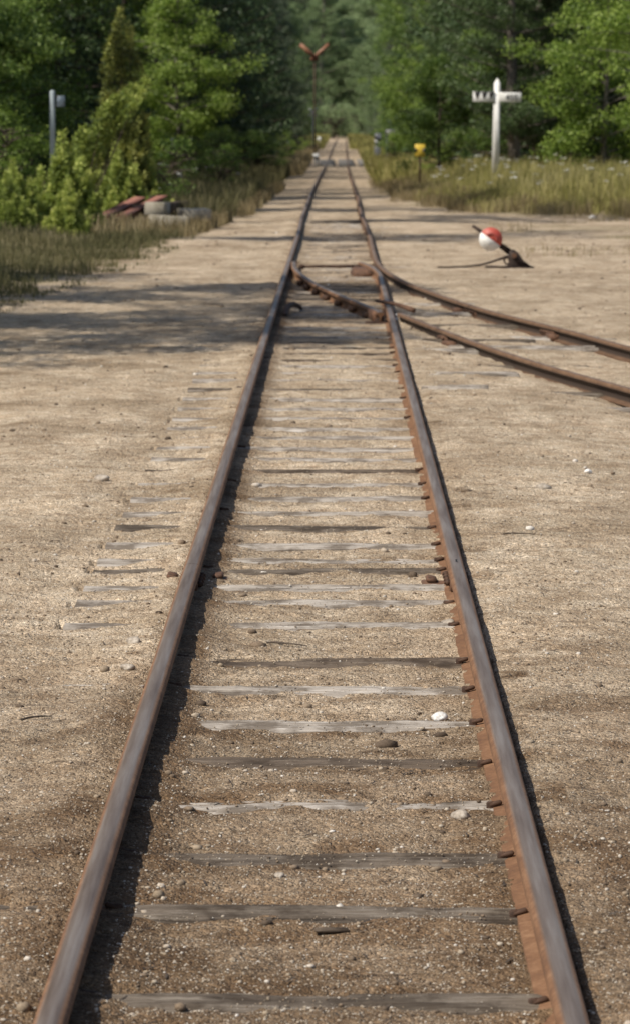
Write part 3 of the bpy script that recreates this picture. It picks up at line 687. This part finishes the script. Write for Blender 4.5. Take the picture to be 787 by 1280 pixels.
def back_cross():
    Y = 225; x = (391-421)/4900*Y; z0 = gz1(x,Y); t = thing('crossing_sign','small pale crossed boards on a thin post, back side seen','crossing sign',(x,Y,z0)); zc_ = 1.66-14/4900*Y-z0
    MB().tube([(0,0,0),(0,0,zc_)],.03,8).build('post', M['steelp'], t)
    for q in (-1,1):
        b = MB(); b.box((0,-.05-.02*q,zc_),(.62,.014,.09),(0,q*R(45),0),.004); b.build('arm', M['greyw'], t)
back_cross()
def marker(px, Y, h, label, wd=.25, lean=0, stripes=2):
    x = (px-421)/4900*Y; z0 = gz1(x,Y); t = thing('marker_board', label, 'marker', (x,Y,z0),rot=(0,lean,0))
    MB().box((0,.04,h*.45),(.06,.05,h*.9)).build('stake', M['drust'], t)
    bd = MB().box((0,0,h/2+.03),(wd,.02,h-.06),bev=.008).build('board', M['white'], t)
    for k in range(stripes):
        z = h*.93-k*.24; MB().prism([(-wd/2,z-.02),(-wd/2,z-.14),(wd/2,z-.26),(wd/2,z-.14)],-.017,-.0125).build('black_stripe', M['black'], bd)
marker(470,170.5,1.42,'white marker board with black diagonal bands right of the crossing',.27,R(2))
marker(396,171.5,.55,'short leaning pale marker with dark band left of the crossing',.24,R(-6),1)
marker(398.5,300,.75,'narrow cream coloured marker board left of the farthest visible track',.26,0,0)
def crossing():
    t = thing('crossing_deck','grey road slab crossing the far track beside the striped marker','level crossing',(.45,171.6,0))
    for k,(x0,x1) in enumerate([(-1.45,-.60),(-.41,.31),(.51,1.45)]):
        b = MB(); V = []
        ys = np.linspace(0,24,9)
        for y in ys:
            z = float(prof(171.6+y))
            for (xx,dz) in ((x0,-.16),(x0,-.012),(x1,-.012),(x1,-.16)): V.append((xx,y,z+dz+.004*min(y,1)))
        F = [(4*i+j,4*i+(j+1)%4,4*i+4+(j+1)%4,4*i+4+j) for i in range(8) for j in range(4)]+[(3,2,1,0),(32,33,34,35)]
        b.add(V,[tuple(reversed(f)) for f in F]); b.build('slab', M['deck'], t)
    for xx in (-1.0,.0,.9):
        MB().box((xx,-.06,float(prof(171.5))-.12),(.80 if abs(xx) > .1 else .60,.08,.14),bev=.01).build('edge_beam', M['conc'], t)
crossing()
def cabinet():
    Y = 150; x = (488-421)/4900*Y+.0; z = 1.66-(163-126)/4900*Y
    z0 = gz1(x,Y); t = thing('equipment_box','small white box on legs half hidden behind tall grass near crossing','equipment box',(x,Y,z0)); h = z-z0
    MB().box((0,0,h-.06),(.44,.3,.2),bev=.03).build('housing', M['white'], t)
    for q in (-1,1): MB().box((q*.17,0,(h-.16)/2),(.05,.05,h-.16)).build('leg', M['steelp'], t)
    MB().tube([(-.05,.05,h+.03),(-.05,.05,h+.4)],.012,6).build('mast', M['steelp'], t)
cabinet()
def stake():
    Y = 100; x = (217-421)/4900*Y; z0 = gz1(x,Y); t = thing('tag_stake','thin stake with a small white tag before the leafy tree','stake',(x,Y,z0)); h = 1.66-(171-126)/4900*Y-z0
    MB().tube([(0,0,0),(0,0,h)],.015,6).build('rod', M['drust'], t)
    MB().prism([(-.06,h-.30),(.05,h-.28),(.075,h-.05),(.02,h),(-.05,h-.04)],-.03,-.018).build('tag', M['white'], t)
stake()

# ------------------------------------------------------------------ red beams, timber and concrete blocks
def ibeam(L, w, h, m, label, loc, rot):
    s = .022; pts = [(-w/2,0),(w/2,0),(w/2,s),(s/2,s),(s/2,h-s),(w/2,h-s),(w/2,h),(-w/2,h),(-w/2,h-s),(-s/2,h-s),(-s/2,s),(-w/2,s)]
    V = []; n = len(pts); V = [(p[0],-L/2,p[1]) for p in pts]+[(p[0],L/2,p[1]) for p in pts]
    b = MB(); F = [(i,(i+1)%n,n+(i+1)%n,n+i) for i in range(n)]
    F += [(0,1,2,3,10,11),(3,4,9,10),(4,5,6,7,8,9)]; F += [tuple(n+i for i in reversed(f)) for f in F[-3:]]
    b.add(V, [tuple(reversed(f)) for f in F]); o = b.build('steel_beam', M[m], loc=loc); o.rotation_euler = rot
    return tag(o, label, 'beam')
Yb = 59.; u = Yb/4900
zb_ = gz1(-3.0,Yb)
def B(px, py): return ((px-421)*u, 1.66-(py-126)*u)
x1,z1 = B(150,270)
ibeam(1.9,.17,.12,'beam','faded red steel beam at the left of the stacked pair',(-3.20,Yb-.6,zb_+.20),(R(7),R(4),R(-14)))
ibeam(2.0,.17,.12,'beam','faded red steel beam at the right, resting on dark timber',(-2.88,Yb-.5,zb_+.21),(R(7),R(-3),R(-15)))
for k,(x,y,z,L,a,lab) in enumerate([(-3.1,Yb+.6,.02,3.2,-13,'dark timber balk under the red beams'),(-2.66,Yb+.6,.16,2.4,-15,'dark tarred balk lying right of the red beams'),(-3.0,Yb-1.2,.0,1.2,80,'short dark bearer under the near ends of the beams'),(-3.0,Yb+1.2,.24,1.8,-14,'dark balk on top behind the red beams')]):
    o = MB().box((0,0,.09),(.17,L,.17),bev=.015).build('timber_balk', M['dark'], loc=(x,y,zb_+z)); o.rotation_euler[2] = R(a); tag(o, lab, 'timber')
for k,(x,y,z,sx,sy,sz,a,lab) in enumerate([(-2.46,57.2,0,.58,.9,.22,4,'large pale concrete block half hidden in straw grass'),(-2.66,58.3,.20,.30,.5,.20,-8,'small pale block upright behind the large block'),(-2.12,58.6,.14,.42,.6,.16,12,'greyish block at the right end of the rubble row'),(-2.86,56.7,-.06,.3,.5,.16,30,'low grey block at the left end of the rubble row')]):
    import bmesh
    o = MB().box((0,0,sz/2),(sx,sy,sz),bev=.012).build('concrete_block', M['conc'], loc=(x,y,gz1(x,y)+z)); o.rotation_euler = (R(k*2-3),R(3-k*2),R(a)); tag(o, lab, 'concrete block')

# ------------------------------------------------------------------ vegetation builders
def leaves(P, size, asp, outw=None, ob=.5, updir=None):
    """kite-shaped leaf faces at points P; size array; asp = width / length"""
    n = len(P); nr = rng.normal(size=(n,3)); 
    if outw is not None: nr = nr*(1-ob)+outw*ob*1.6
    nr /= np.linalg.norm(nr,axis=1)[:,None]+1e-9
    a = rng.normal(size=(n,3)) if updir is None else updir+rng.normal(size=(n,3))*.35
    a -= nr*(a*nr).sum(1)[:,None]; a /= np.linalg.norm(a,axis=1)[:,None]+1e-9; b = np.cross(nr,a)
    L = size[:,None]; W = L*asp
    V = np.stack([P, P+a*L*.45+b*W*.5, P+a*L, P+a*L*.45-b*W*.5],1).reshape(-1,3)
    F = np.arange(n*4).reshape(n,4); return V, F
def merge(parts):
    V = np.concatenate([p[0] for p in parts]); F = []; n = 0
    for v, f in parts: F.append(f+n); n += len(v)
    return V, np.concatenate(F)
def tree_obj(name, trunkMB, leafVF, bark, leaf, crown='crown', tip=None):
    t = bpy.data.objects.new(name, None); link(t)
    if trunkMB is not None: trunkMB.build('trunk', M[bark], t, smooth=True)
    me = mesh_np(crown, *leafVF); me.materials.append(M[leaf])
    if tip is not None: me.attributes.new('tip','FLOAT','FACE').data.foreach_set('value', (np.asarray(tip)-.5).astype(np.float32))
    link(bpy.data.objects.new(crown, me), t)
    return t
def spruce(H, Rr, bark='barkd', leaf='spruce', low=.3, dens=1.0):
    tb = MB(); zz_ = np.linspace(0,H,12); tb.tube([(.06*math.sin(z*.7),.05*math.cos(z*.5),z) for z in zz_], np.linspace(.16*H/10,.012,12), 9, jit=.15)
    parts = []; z = low; P=[];S_=[];U=[]
    while z < H-.2:
        f = 1-z/H; L0 = Rr*f**.75
        for k in range(rng.integers(5,8)):
            th = rng.random()*6.283; L = L0*(.6+.5*rng.random()); up_ = .25-.55*f+rng.normal()*.08
            d = np.array([math.cos(th),math.sin(th),0]); m = max(4,int(L*9*dens))
            s = np.linspace(.12,1,m); br = np.array([0,0,z])+d*(s*L)[:,None]; br[:,2] += up_*L*s + .22*L*s**3 - .04
            if L > .7: tb.tube(br[::max(1,m//4)], np.linspace(.022,.006,len(br[::max(1,m//4)])), 4, cap=False)
            side = np.array([-d[1],d[0],0])
            for q in range(m):
                wl = L*.34*(1-s[q]*.75)+.10; nt_ = max(3,int(wl*26*dens))
                tt = rng.random(nt_)*2-1
                pp_ = br[q]+side*(tt*wl)[:,None]+d*(np.abs(tt)*wl*.35)[:,None]; pp_[:,2] -= np.abs(tt)*wl*.45+rng.random(nt_)*.09
                P.append(pp_); S_.append(np.full(nt_,.12)+.08*rng.random(nt_)); U.append(side*np.sign(tt)[:,None]*.8+d*.5+np.array([0,0,-.5]))
        z += .17+.10*rng.random()+.1*f
    P = np.concatenate(P); return tree_obj('spruce_tree', tb, leaves(P, np.concatenate(S_), .28, None, .3, np.concatenate(U)), bark, leaf)
def pine(H, Rr, z0, dens=1., leaf='pine', bark='barkp', dead=True):
    tb = MB(); zz_ = np.linspace(0,H,12); tb.tube([(.12*math.sin(z*.5),.10*math.cos(z*.37),z) for z in zz_], np.linspace(.013*H+.02,.02,12), 10, jit=.15)
    if dead:
        for k in range(12):
            z = .5+rng.random()*z0; th = rng.random()*6.283; L = .4+rng.random()*1.1; d = np.array([math.cos(th),math.sin(th),0])
            s = np.linspace(0,1,6); P = np.array([0,0,z])+d*(s*L)[:,None]; P[:,2] += .25*L*s*(rng.random()*2-.7)+.06*rng.normal(size=6)*s; tb.tube(P, np.linspace(.018,.004,6), 5)
    C=[]; z = z0
    while z < H:
        f = (z-z0)/(H-z0+1e-6); L0 = Rr*(1-.75*f**1.6)*(.55+.45*min(1,f*4+.3))
        for k in range(rng.integers(3,6)):
            th = rng.random()*6.283; L = L0*(.5+.55*rng.random()); d = np.array([math.cos(th),math.sin(th),0]); s = np.linspace(0,1,7)
            P = np.array([0,0,z])+d*(s*L)[:,None]; P[:,2] += .12*L*s+.18*L*s**2; tb.tube(P, np.linspace(.03,.007,7), 5, cap=False)
            side = np.array([-d[1],d[0],0])
            for q in range(2,7):
                for _ in range(3): C.append(P[q]+side*rng.normal()*.28*L*.5+np.array([0,0,.03+.1*rng.random()])+d*rng.normal()*.1)
        z += .26+.16*rng.random()
    C = np.array(C); nt_ = int(42*dens); n = len(C)
    dr = rng.normal(size=(n,nt_,3)); dr[...,2] = dr[...,2]*.55+.25; dr /= np.linalg.norm(dr,axis=2)[...,None]
    P = (C[:,None]+dr*(.04+.14*rng.random((n,nt_,1)))).reshape(-1,3)
    return tree_obj('pine_tree', tb, leaves(P, .08+.06*rng.random(len(P)), .22, None, 0, dr.reshape(-1,3)*1.5), bark, leaf)
def broadleaf(H, Rr, z0, ncl=90, nl=150, leaf='birch', bark='bark', sz=.075, name='leafy_tree', stems=1, cr=.42):
    tb = MB(); C = []
    tips = []
    for st in range(stems):
        lean = rng.normal(size=2)*.12*(stems > 1)+rng.normal(size=2)*.03; b0 = rng.normal(size=2)*.15*(stems > 1)
        zz_ = np.linspace(0,H*.92,10); P = np.array([(b0[0]+lean[0]*z+.08*math.sin(z+st), b0[1]+lean[1]*z+.07*math.cos(z*.8+st), z) for z in zz_]); tb.tube(P, np.linspace(.012*H+.02,.015,10)/(stems**.4), 9, jit=.15)
        for k in range(max(14,ncl//(4*stems))):
            z = z0*.8+(H*.9-z0*.8)*rng.random(); f = (z-z0)/(H-z0+1e-6); L = Rr*max(.25,math.sin(math.pi*min(1,max(.12,f*.8+.18))))*(.6+.5*rng.random())
            th = rng.random()*6.283; d = np.array([math.cos(th),math.sin(th),0]); s = np.linspace(0,1,6); ox = np.array([np.interp(z,zz_,P[:,0]),np.interp(z,zz_,P[:,1]),z])
            Q = ox+d*(s*L)[:,None]; Q[:,2] += L*(.45*s-.25*s**2); Q += rng.normal(size=Q.shape)*.03*s[:,None]; tb.tube(Q, np.linspace(.028,.005,6), 5, cap=False)
            for q in (2,3,4,5): tips.append(Q[q])
    tips = np.array(tips)
    idx = rng.integers(0,len(tips),ncl); C = tips[idx]+rng.normal(size=(ncl,3))*np.array([.28,.28,.2])
    rad = cr*(.55+.75*rng.random(ncl))
    nn_ = (nl*(rad/cr)**2).astype(int)+5; ci = np.repeat(np.arange(ncl),nn_); n = len(ci)
    d = rng.normal(size=(n,3)); d /= np.linalg.norm(d,axis=1)[:,None]; rr = rng.random(n)**.45
    P = C[ci]+d*(rad[ci]*rr)[:,None]*np.array([1,1,.62])
    ctr = np.array([0,0,(H+z0)/2]); ow = (P-ctr); ow /= np.linalg.norm(ow,axis=1)[:,None]; ow = ow*.4+d*.5; ow[:,2] += .35
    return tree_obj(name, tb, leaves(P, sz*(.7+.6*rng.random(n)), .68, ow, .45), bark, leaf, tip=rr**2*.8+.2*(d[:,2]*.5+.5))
def juniper(H, Rr, ntuft, name='juniper_bush', lean=(0,0), tl=.38, dens=60, leaf='juni', tips=None):
    """upright plumes of short needles"""
    tb = MB(); PP=[];SS=[];UU=[];TT=[]
    for k in range(ntuft):
        if tips is not None: tx, ty, tz = tips[k % len(tips)]; tx += rng.normal()*.08; ty += rng.normal()*.2; tz += rng.normal()*.1
        else:
            a = rng.random()*6.283; r = Rr*math.sqrt(rng.random()); tx, ty = r*math.cos(a), r*math.sin(a); tz = H*(1-.75*(r/Rr)**1.5)*(.35+.65*rng.random())
        L = tl*(.7+.7*rng.random()); dirv = np.array([tx*.35+lean[0]+rng.normal()*.15, ty*.35+lean[1]+rng.normal()*.15, 1.]); dirv /= np.linalg.norm(dirv)
        tip = np.array([tx,ty,tz]); m = int(dens*L/.38); s = rng.random(m)
        c = tip-dirv*(s*L)[:,None]; rd = (.012+.055*s**.7*(L/.38)); dd = rng.normal(size=(m,3)); dd /= np.linalg.norm(dd,axis=1)[:,None]
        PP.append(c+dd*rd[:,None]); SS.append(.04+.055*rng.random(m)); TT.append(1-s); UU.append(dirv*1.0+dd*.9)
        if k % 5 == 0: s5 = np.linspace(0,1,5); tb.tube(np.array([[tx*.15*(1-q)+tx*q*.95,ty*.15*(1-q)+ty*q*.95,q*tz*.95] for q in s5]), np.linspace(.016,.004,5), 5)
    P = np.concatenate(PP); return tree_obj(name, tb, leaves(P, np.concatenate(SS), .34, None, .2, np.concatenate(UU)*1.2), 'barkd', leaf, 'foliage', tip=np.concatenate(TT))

def place(o, x, y, rz, sc, label, cat, group=None, dz=-.06):
    o.location = (x, y, gz1(x,y)+dz); o.rotation_euler = (0,0,rz); o.scale = (sc,sc,sc)
    tag(o, label, cat, group); return o
used = set()
def put(proto, x, y, sc, label, cat='tree', group=None, rz=None, leafm=None):
    rz = random.uniform(0,6.28) if rz is None else rz
    if proto.name in used: o = copy_tree(proto)
    else: o = proto; used.add(proto.name)
    place(o, x, y, rz, sc, label, cat, group)
    for c in o.children:
        if c.name.startswith('crown'):
            for s_ in c.material_slots: s_.link = 'OBJECT'
            c.material_slots[0].material = M[leafm] if leafm else c.data.materials[0]
    return o
SP = [spruce(11,2.3), spruce(13,2.6), spruce(7,1.7,low=.15)]
PI_ = [pine(12,2.4,2.6), pine(13,2.6,1.2), pine(11,2.2,.7)]
BL = [broadleaf(9,2.4,.6,230,150), broadleaf(11,2.7,1.2,250,150,'alder','barkd'), broadleaf(6,1.9,.3,190,140,'birch'), broadleaf(5,1.8,.3,160,150,'alder','barkd')]
BU = [broadleaf(2.0,1.0,.15,46,130,'birch','barkd',.05,'leafy_bush',3,.28), broadleaf(1.6,.9,.1,40,130,'alder','barkd',.05,'leafy_bush',3,.28)]
names = {}
labs = {'S':'dark green spruce','P':'dull green pine','B':'lighter green leafy tree'}
def kind(o): return {'s':'S','p':'P','l':'B'}[o.name[0]]
def wood(protos, x, y, sc, side, far=False, ld=None):
    p = random.choice(protos); k = kind(p)
    where = {'R':'in the sunlit wood right of the track','L':'in the shaded wood left of the track','E':'in the hazy wood closing the far end of the track'}[side]
    if far: where = where.replace('sunlit wood right','far hazy wood right').replace('shaded wood left','far hazy wood left')
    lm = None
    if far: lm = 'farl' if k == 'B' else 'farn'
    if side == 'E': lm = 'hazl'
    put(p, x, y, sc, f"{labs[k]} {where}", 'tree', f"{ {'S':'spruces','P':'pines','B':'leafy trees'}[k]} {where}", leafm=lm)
# right side --------------------------------------------------
put(BL[0], 6.6, 77, .85, 'bright green leafy tree with low branches at the right border of the photo')
put(BL[2], 5.6, 82, .8, 'young bright leafy tree behind the tall grass at the far right')
o = put(PI_[1], 3.9, 87.5, .78, 'pine with bare grey trunk and dead twigs just right of the white post sign')
o2 = put(PI_[1], 4.6, 89.5, .72, 'second pine with short bare trunk, farther right of the white post sign')
put(BL[3], 2.55, 96, .62, 'small leafy tree beside the yellow sign at the grass edge')
y = 90.
while y < 260:
    e = float(np.interp(y,[90,100,130,170,260],[5.4,4.9,4.4,4.3,4.6]))
    for lay in range(4 if y < 160 else 3):
        x = e+lay*random.uniform(2.2,3.2)+random.uniform(-.5,.5)
        pr = random.choice([PI_[1:],PI_[1:],SP,SP]) if y < 125 else random.choice([SP,PI_[1:],BL,BL])
        wood(pr, x, y+random.uniform(-1.5,1.5), random.uniform(.8,1.15), 'R', y > 240)
    if random.random() < .75: wood([SP[2],PI_[2],SP[2],BL[3]] if y < 120 else [BL[2],BL[3],SP[2]], e-1.0+random.uniform(-.3,.4), y+2, random.uniform(.55,.85), 'R', y > 190)
    y += 4.2 if y < 150 else 7
while y < 500:
    for lay in range(2): wood(random.choice([SP,BL,BL]), 4.6+lay*3.5+random.uniform(-.6,.6)+(y-260)*.004, y, random.uniform(.9,1.3), 'R', True)
    y += 10
# left side ---------------------------------------------------
put(BL[0], -5.1, 108, .78, 'leafy tree with sunlit drooping branches behind the left bushes', rz=1.)
put(BL[2], -4.2, 104, .85, 'small fresh green leafy tree just left of the dark spruces')
y = 64.
while y < 270:
    e = float(np.interp(y,[60,80,110,125,150,200,270],[7.6,7.2,7.4,5.6,4.7,4.4,4.6]))
    for lay in range(4 if y < 140 else 3):
        x = -e-lay*random.uniform(2.2,3.2)+random.uniform(-.5,.5)
        pr = random.choice([SP,SP,SP,[BL[1]]]) if y < 115 else SP
        wood(pr, x, y+random.uniform(-1.5,1.5), random.uniform(.85,1.2), 'L', y > 235)
    y += 4.0 if y < 150 else 6.5
while y < 500:
    for lay in range(2): wood(random.choice([SP,BL,PI_[1:]]), -4.4-lay*3.5+random.uniform(-.6,.6)+(y-260)*.003-(5.5 if y > 385 else 0), y, random.uniform(.9,1.3), 'L', True)
    y += 10
for (x,y_,s_) in [(-5.6,66,.7),(-6.3,63,.8),(-6.8,70,.9)]:
    put(BL[3], x, y_, s_, 'dark leafy thicket tree behind the grey metal post', 'tree', 'thicket trees behind the grey post')
for k in range(26):
    wood([SP[0],SP[1],BL[0],BL[1],PI_[1]], -22+k*1.8+random.uniform(-.5,.5), 505+random.uniform(-8,30), random.uniform(1.3,2.0), 'E', True)
for k in range(22):
    wood([BL[0],BL[1],SP[1]], -18+k*1.6, 560+random.uniform(-8,20), random.uniform(2.0,2.6), 'E', True)
for k in range(9):
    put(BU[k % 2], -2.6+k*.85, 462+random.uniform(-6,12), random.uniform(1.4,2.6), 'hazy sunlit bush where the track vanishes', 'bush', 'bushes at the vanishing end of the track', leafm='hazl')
# trees standing left of the frame whose shade crosses the track
for (x,y_,s_,p) in [(-6.4,26.6,.90,BL[1]),(-6.2,30.0,.92,BL[1]),(-8.6,29.0,1.0,BL[0]),(-6.3,34.6,.92,BL[1]),(-8.9,37.5,1.0,BL[0])]:
    put(p, x, y_, s_, 'leafy tree outside the left border that shades the gravel', 'tree', 'shade trees outside the left border')
PT = broadleaf(16,2.7,9.8,130,170,'alder','barkp',.07)
for (x,y_) in [(-6.9,49.5),(-5.95,59),(-6.8,67),(-7.2,78),(-7.0,91)]: put(PT, x, y_, random.uniform(.95,1.05), 'tall tree outside the left border whose high crown shades the track', 'tree', 'tall shade trees outside the left border')
for (x,y_,s_,p) in [(-10.5,60.,1.0,SP[1]),(-7.2,68,.85,SP[0])]:
    put(p, x, y_, s_, 'dark green spruce in the shaded wood left of the track', 'tree', 'spruces in the shaded wood left of the track')
# junipers and bushes, left foreground
U60 = 1/4900.
jc = juniper(3.75,.46,125,'juniper_tree',(.03,0),.52,160,leaf='juny')
place(jc, -3.3, 61, 0, 1, 'tall column juniper with yellowish tip rising above the other bushes', 'juniper')
ja = juniper(2.0,.3,40,'juniper_bush',(.55,0),.42,150,tips=[(.1,0,.75),(.2,0,.95),(.4,0,1.27),(.55,0,1.52),(.7,0,1.74),(.85,0,1.92),(1.0,0,2.08)])
place(ja, -3.9, 58, 0, 1, 'leaning juniper stem sweeping up to the right in front of the column', 'juniper')
jb = juniper(1.45,.55,75,'juniper_bush',(.12,0),.46,190)
place(jb, -3.85, 55.0, 0, 1.05, 'spiky bright green juniper between the grey post and the leaning stem', 'juniper')
for (x,y_,r_,s_,l_) in [(-4.35,52.0,2.1,.62,'low juniper bush before the foot of the grey post'),(-4.62,50.5,1.1,.55,'low yellowish juniper bush at the left border before the post'),(-3.05,61.0,4.2,.95,'slender juniper plume rising behind the red beams'),(-3.35,59.6,.4,.95,'darker juniper under the leaning stem'),(-3.6,52.6,5.2,.60,'lowest dark juniper bush over the shaded grass'),(-4.9,56,3.3,.85,'juniper at the left border behind the post'),(-4.45,54.2,.9,.72,'juniper right beside the foot of the grey post')]:
    jx = copy_tree(jb); place(jx, x, y_, r_, s_, l_, 'juniper')
put(BU[0], -5.0, 61.5, .75, 'broad leaved bush behind the base of the grey post', 'bush')
put(BU[1], -3.1, 66, .8, 'dull green bush behind the rubble row', 'bush')
put(BU[1], -2.4, 84, .7, 'brownish green bush at the left grass edge', 'bush')
o = put(BU[0], -2.35, 190, .75, 'small yellow green bush left of the crossing', 'bush')
put(BU[1], 2.22, 146, .72, 'small bush hiding the legs of the white box', 'bush')
put(BU[0], 2.7, 100, .6, 'low bush beside the yellow sign', 'bush')
put(BU[1], 3.9, 93, .8, 'low bush under the pine trunks', 'bush')
put(BU[0], 3.1, 118, .8, 'low bush at the edge of the far grass', 'bush')
for k,(x,y_,s_) in enumerate([(-2.9,100,.9),(-3.2,92,.8),(-2.6,125,.9)]): put(BU[1], x, y_, s_, 'shaded bush in the weedy strip left of the track', 'bush', 'shaded bushes in the left weedy strip')

# ------------------------------------------------------------------ grass (stuff)
def grass(n, xs, ys, hmin, hmax, w, m, label, name='tall_grass', keep=None, bend=.35, hs=None):
    x, y = xs, ys
    if keep is not None: k = keep(x,y); x, y = x[k], y[k]
    n = len(x); h = hmin+(hmax-hmin)*rng.random(n)**1.3*(.6+.8*vn(x,y,1.1,41)); th = rng.random(n)*6.283; wd = w*(.6+.8*rng.random(n))
    h = h*(hs(x,y) if hs else 1); z = gz(x,y)-.01; dx, dy = np.cos(th), np.sin(th); bn = bend*h*rng.random(n)
    ph = rng.random(n)*6.283; bx, by = np.cos(ph), np.sin(ph)
    def lv(f, wf): 
        c = np.stack([x+bx*bn*f*f, y+by*bn*f*f, z+h*f*(1-.15*f)],1); o = np.stack([dx*wd*wf/2,dy*wd*wf/2,0*wd],1); return c-o, c+o
    a0,a1 = lv(0,1); b0,b1 = lv(.5,.8); c0,c1 = lv(.85,.6); tp_ = lv(1,0)[0]
    V = np.stack([a0,a1,b0,b1,c0,c1,tp_],1).reshape(-1,3); i = (np.arange(n)*7)[:,None]
    Q = np.concatenate([i+np.array([[0,1,3,2]]), i+np.array([[2,3,5,4]])]); T = i+np.array([[4,5,6]])
    me = mesh_np(name, V, [Q,T]); me.materials.append(M[m]); return tag(link(bpy.data.objects.new(name, me)), label, 'grass', kind='stuff')
def U(n, a, b): return a+(b-a)*rng.random(n)
# right verge
n = 70000; y = 60+ (rng.random(n)**1.6)*60; x = edgeR(y)+rng.random(n)**1.2*np.minimum(6.5,2.2+(y-60)*.25)
grass(n, x, y, .22, .62, .013, 'grassg', 'tall yellowish green meadow grass on the right verge below the trees', keep=lambda x,y:(vn(x,y,.8,44)+(x-edgeR(y))*.6>.55), hs=lambda x,y:np.clip(.35+(x-edgeR(y))*.45+(vn(x,y,.6,52)-.5)*.5,.25,1.05))
n = 26000; y = 60+(rng.random(n)**1.5)*50; x = edgeR(y)-.55+rng.random(n)**.7*1.4
grass(n, x, y, .10, .34, .010, 'grassd', 'short straw coloured grass along the front edge of the right verge', 'dry_grass', keep=lambda x,y:(vn(x,y,.45,51)+(x-edgeR(y))*.6>.42))
n = 36000; y = 100+rng.random(n)*170; x = edgeR(y)+rng.random(n)**1.3*2.6-.35
grass(n, x, y, .2, .7, .03, 'grassg', 'far meadow grass along the right side of the track', 'far_grass')
n = 9000; y = U(n,46,66); x = U(n,1.9,6.5)
grass(n, x, y, .03, .12, .010, 'grassd', 'sparse dry tufts on the sand before the right verge', 'sparse_grass', keep=lambda x,y:(vn(x,y,.9,45)>.70)&(x>2.2))
# left verge
n = 42000; y = 33+rng.random(n)*30; x = edgeL(y)-rng.random(n)**1.1*2.6+.25
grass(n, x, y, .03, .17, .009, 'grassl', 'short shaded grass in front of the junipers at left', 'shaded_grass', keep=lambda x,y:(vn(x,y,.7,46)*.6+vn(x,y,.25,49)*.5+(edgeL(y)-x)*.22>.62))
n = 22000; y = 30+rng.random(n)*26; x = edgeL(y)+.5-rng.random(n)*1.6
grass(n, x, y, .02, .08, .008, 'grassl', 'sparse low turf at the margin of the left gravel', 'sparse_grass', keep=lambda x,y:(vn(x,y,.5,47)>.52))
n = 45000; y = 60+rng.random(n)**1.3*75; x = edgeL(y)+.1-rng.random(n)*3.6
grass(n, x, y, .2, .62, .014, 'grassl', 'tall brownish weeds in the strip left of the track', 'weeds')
n = 20000; y = 54+rng.random(n)**1.2*42; x = edgeL(y)+.35-rng.random(n)**1.2*1.6
grass(n, x, y, .1, .34, .010, 'grassd', 'straw coloured grass growing around the concrete blocks', 'dry_grass', keep=lambda x,y:(vn(x,y,.5,48)+(edgeL(y)-x)*.3>.42))
n = 22000; y = 130+rng.random(n)*140; x = edgeL(y)+.5-rng.random(n)*2.6
grass(n, x, y, .2, .6, .03, 'grassd', 'far dry grass along the left side of the track', 'far_grass')
n = 9000; y = 270+rng.random(n)*200; x = np.where(rng.random(n)<.5, edgeL(y)+.8-rng.random(n)*2.2, edgeR(y)-.9+rng.random(n)*2.2)
grass(n, x, y, .3, .8, .07, 'grassg', 'distant grass on both sides of the vanishing track', 'far_grass')
# white umbels
def umbels(n, fx, label):
    y, x = fx(n); P = []; 
    for i in range(n):
        m = 14; a = rng.normal(size=(m,3))*np.array([.03,.03,.008]); P.append(np.array([x[i],y[i],gz1(x[i],y[i])+.42+.2*rng.random()])+a)
    P = np.concatenate(P); up_ = np.tile([0,0,1.],(len(P),1)); me = mesh_np('wild_flowers', *leaves(P, np.full(len(P),.03), .9, up_, .6)); me.materials.append(M['flower'])
    tag(link(bpy.data.objects.new('wild_flowers', me)), label, 'flowers', kind='stuff')
umbels(55, lambda n: ((lambda y: (y, edgeR(y)+.3+rng.random(n)*2.5))(66+rng.random(n)*22)), 'scattered white flower heads in the tall right verge grass')
umbels(18, lambda n: ((lambda y: (y, edgeL(y)-.3-rng.random(n)*2.5))(62+rng.random(n)*25)), 'scattered pale flower heads in the weeds left of the track')
# prototypes that were never planted
for p in SP+PI_+BL+BU+[PT]:
    if p.name not in used:
        for c in list(p.children): bpy.data.objects.remove(c)
        bpy.data.objects.remove(p)
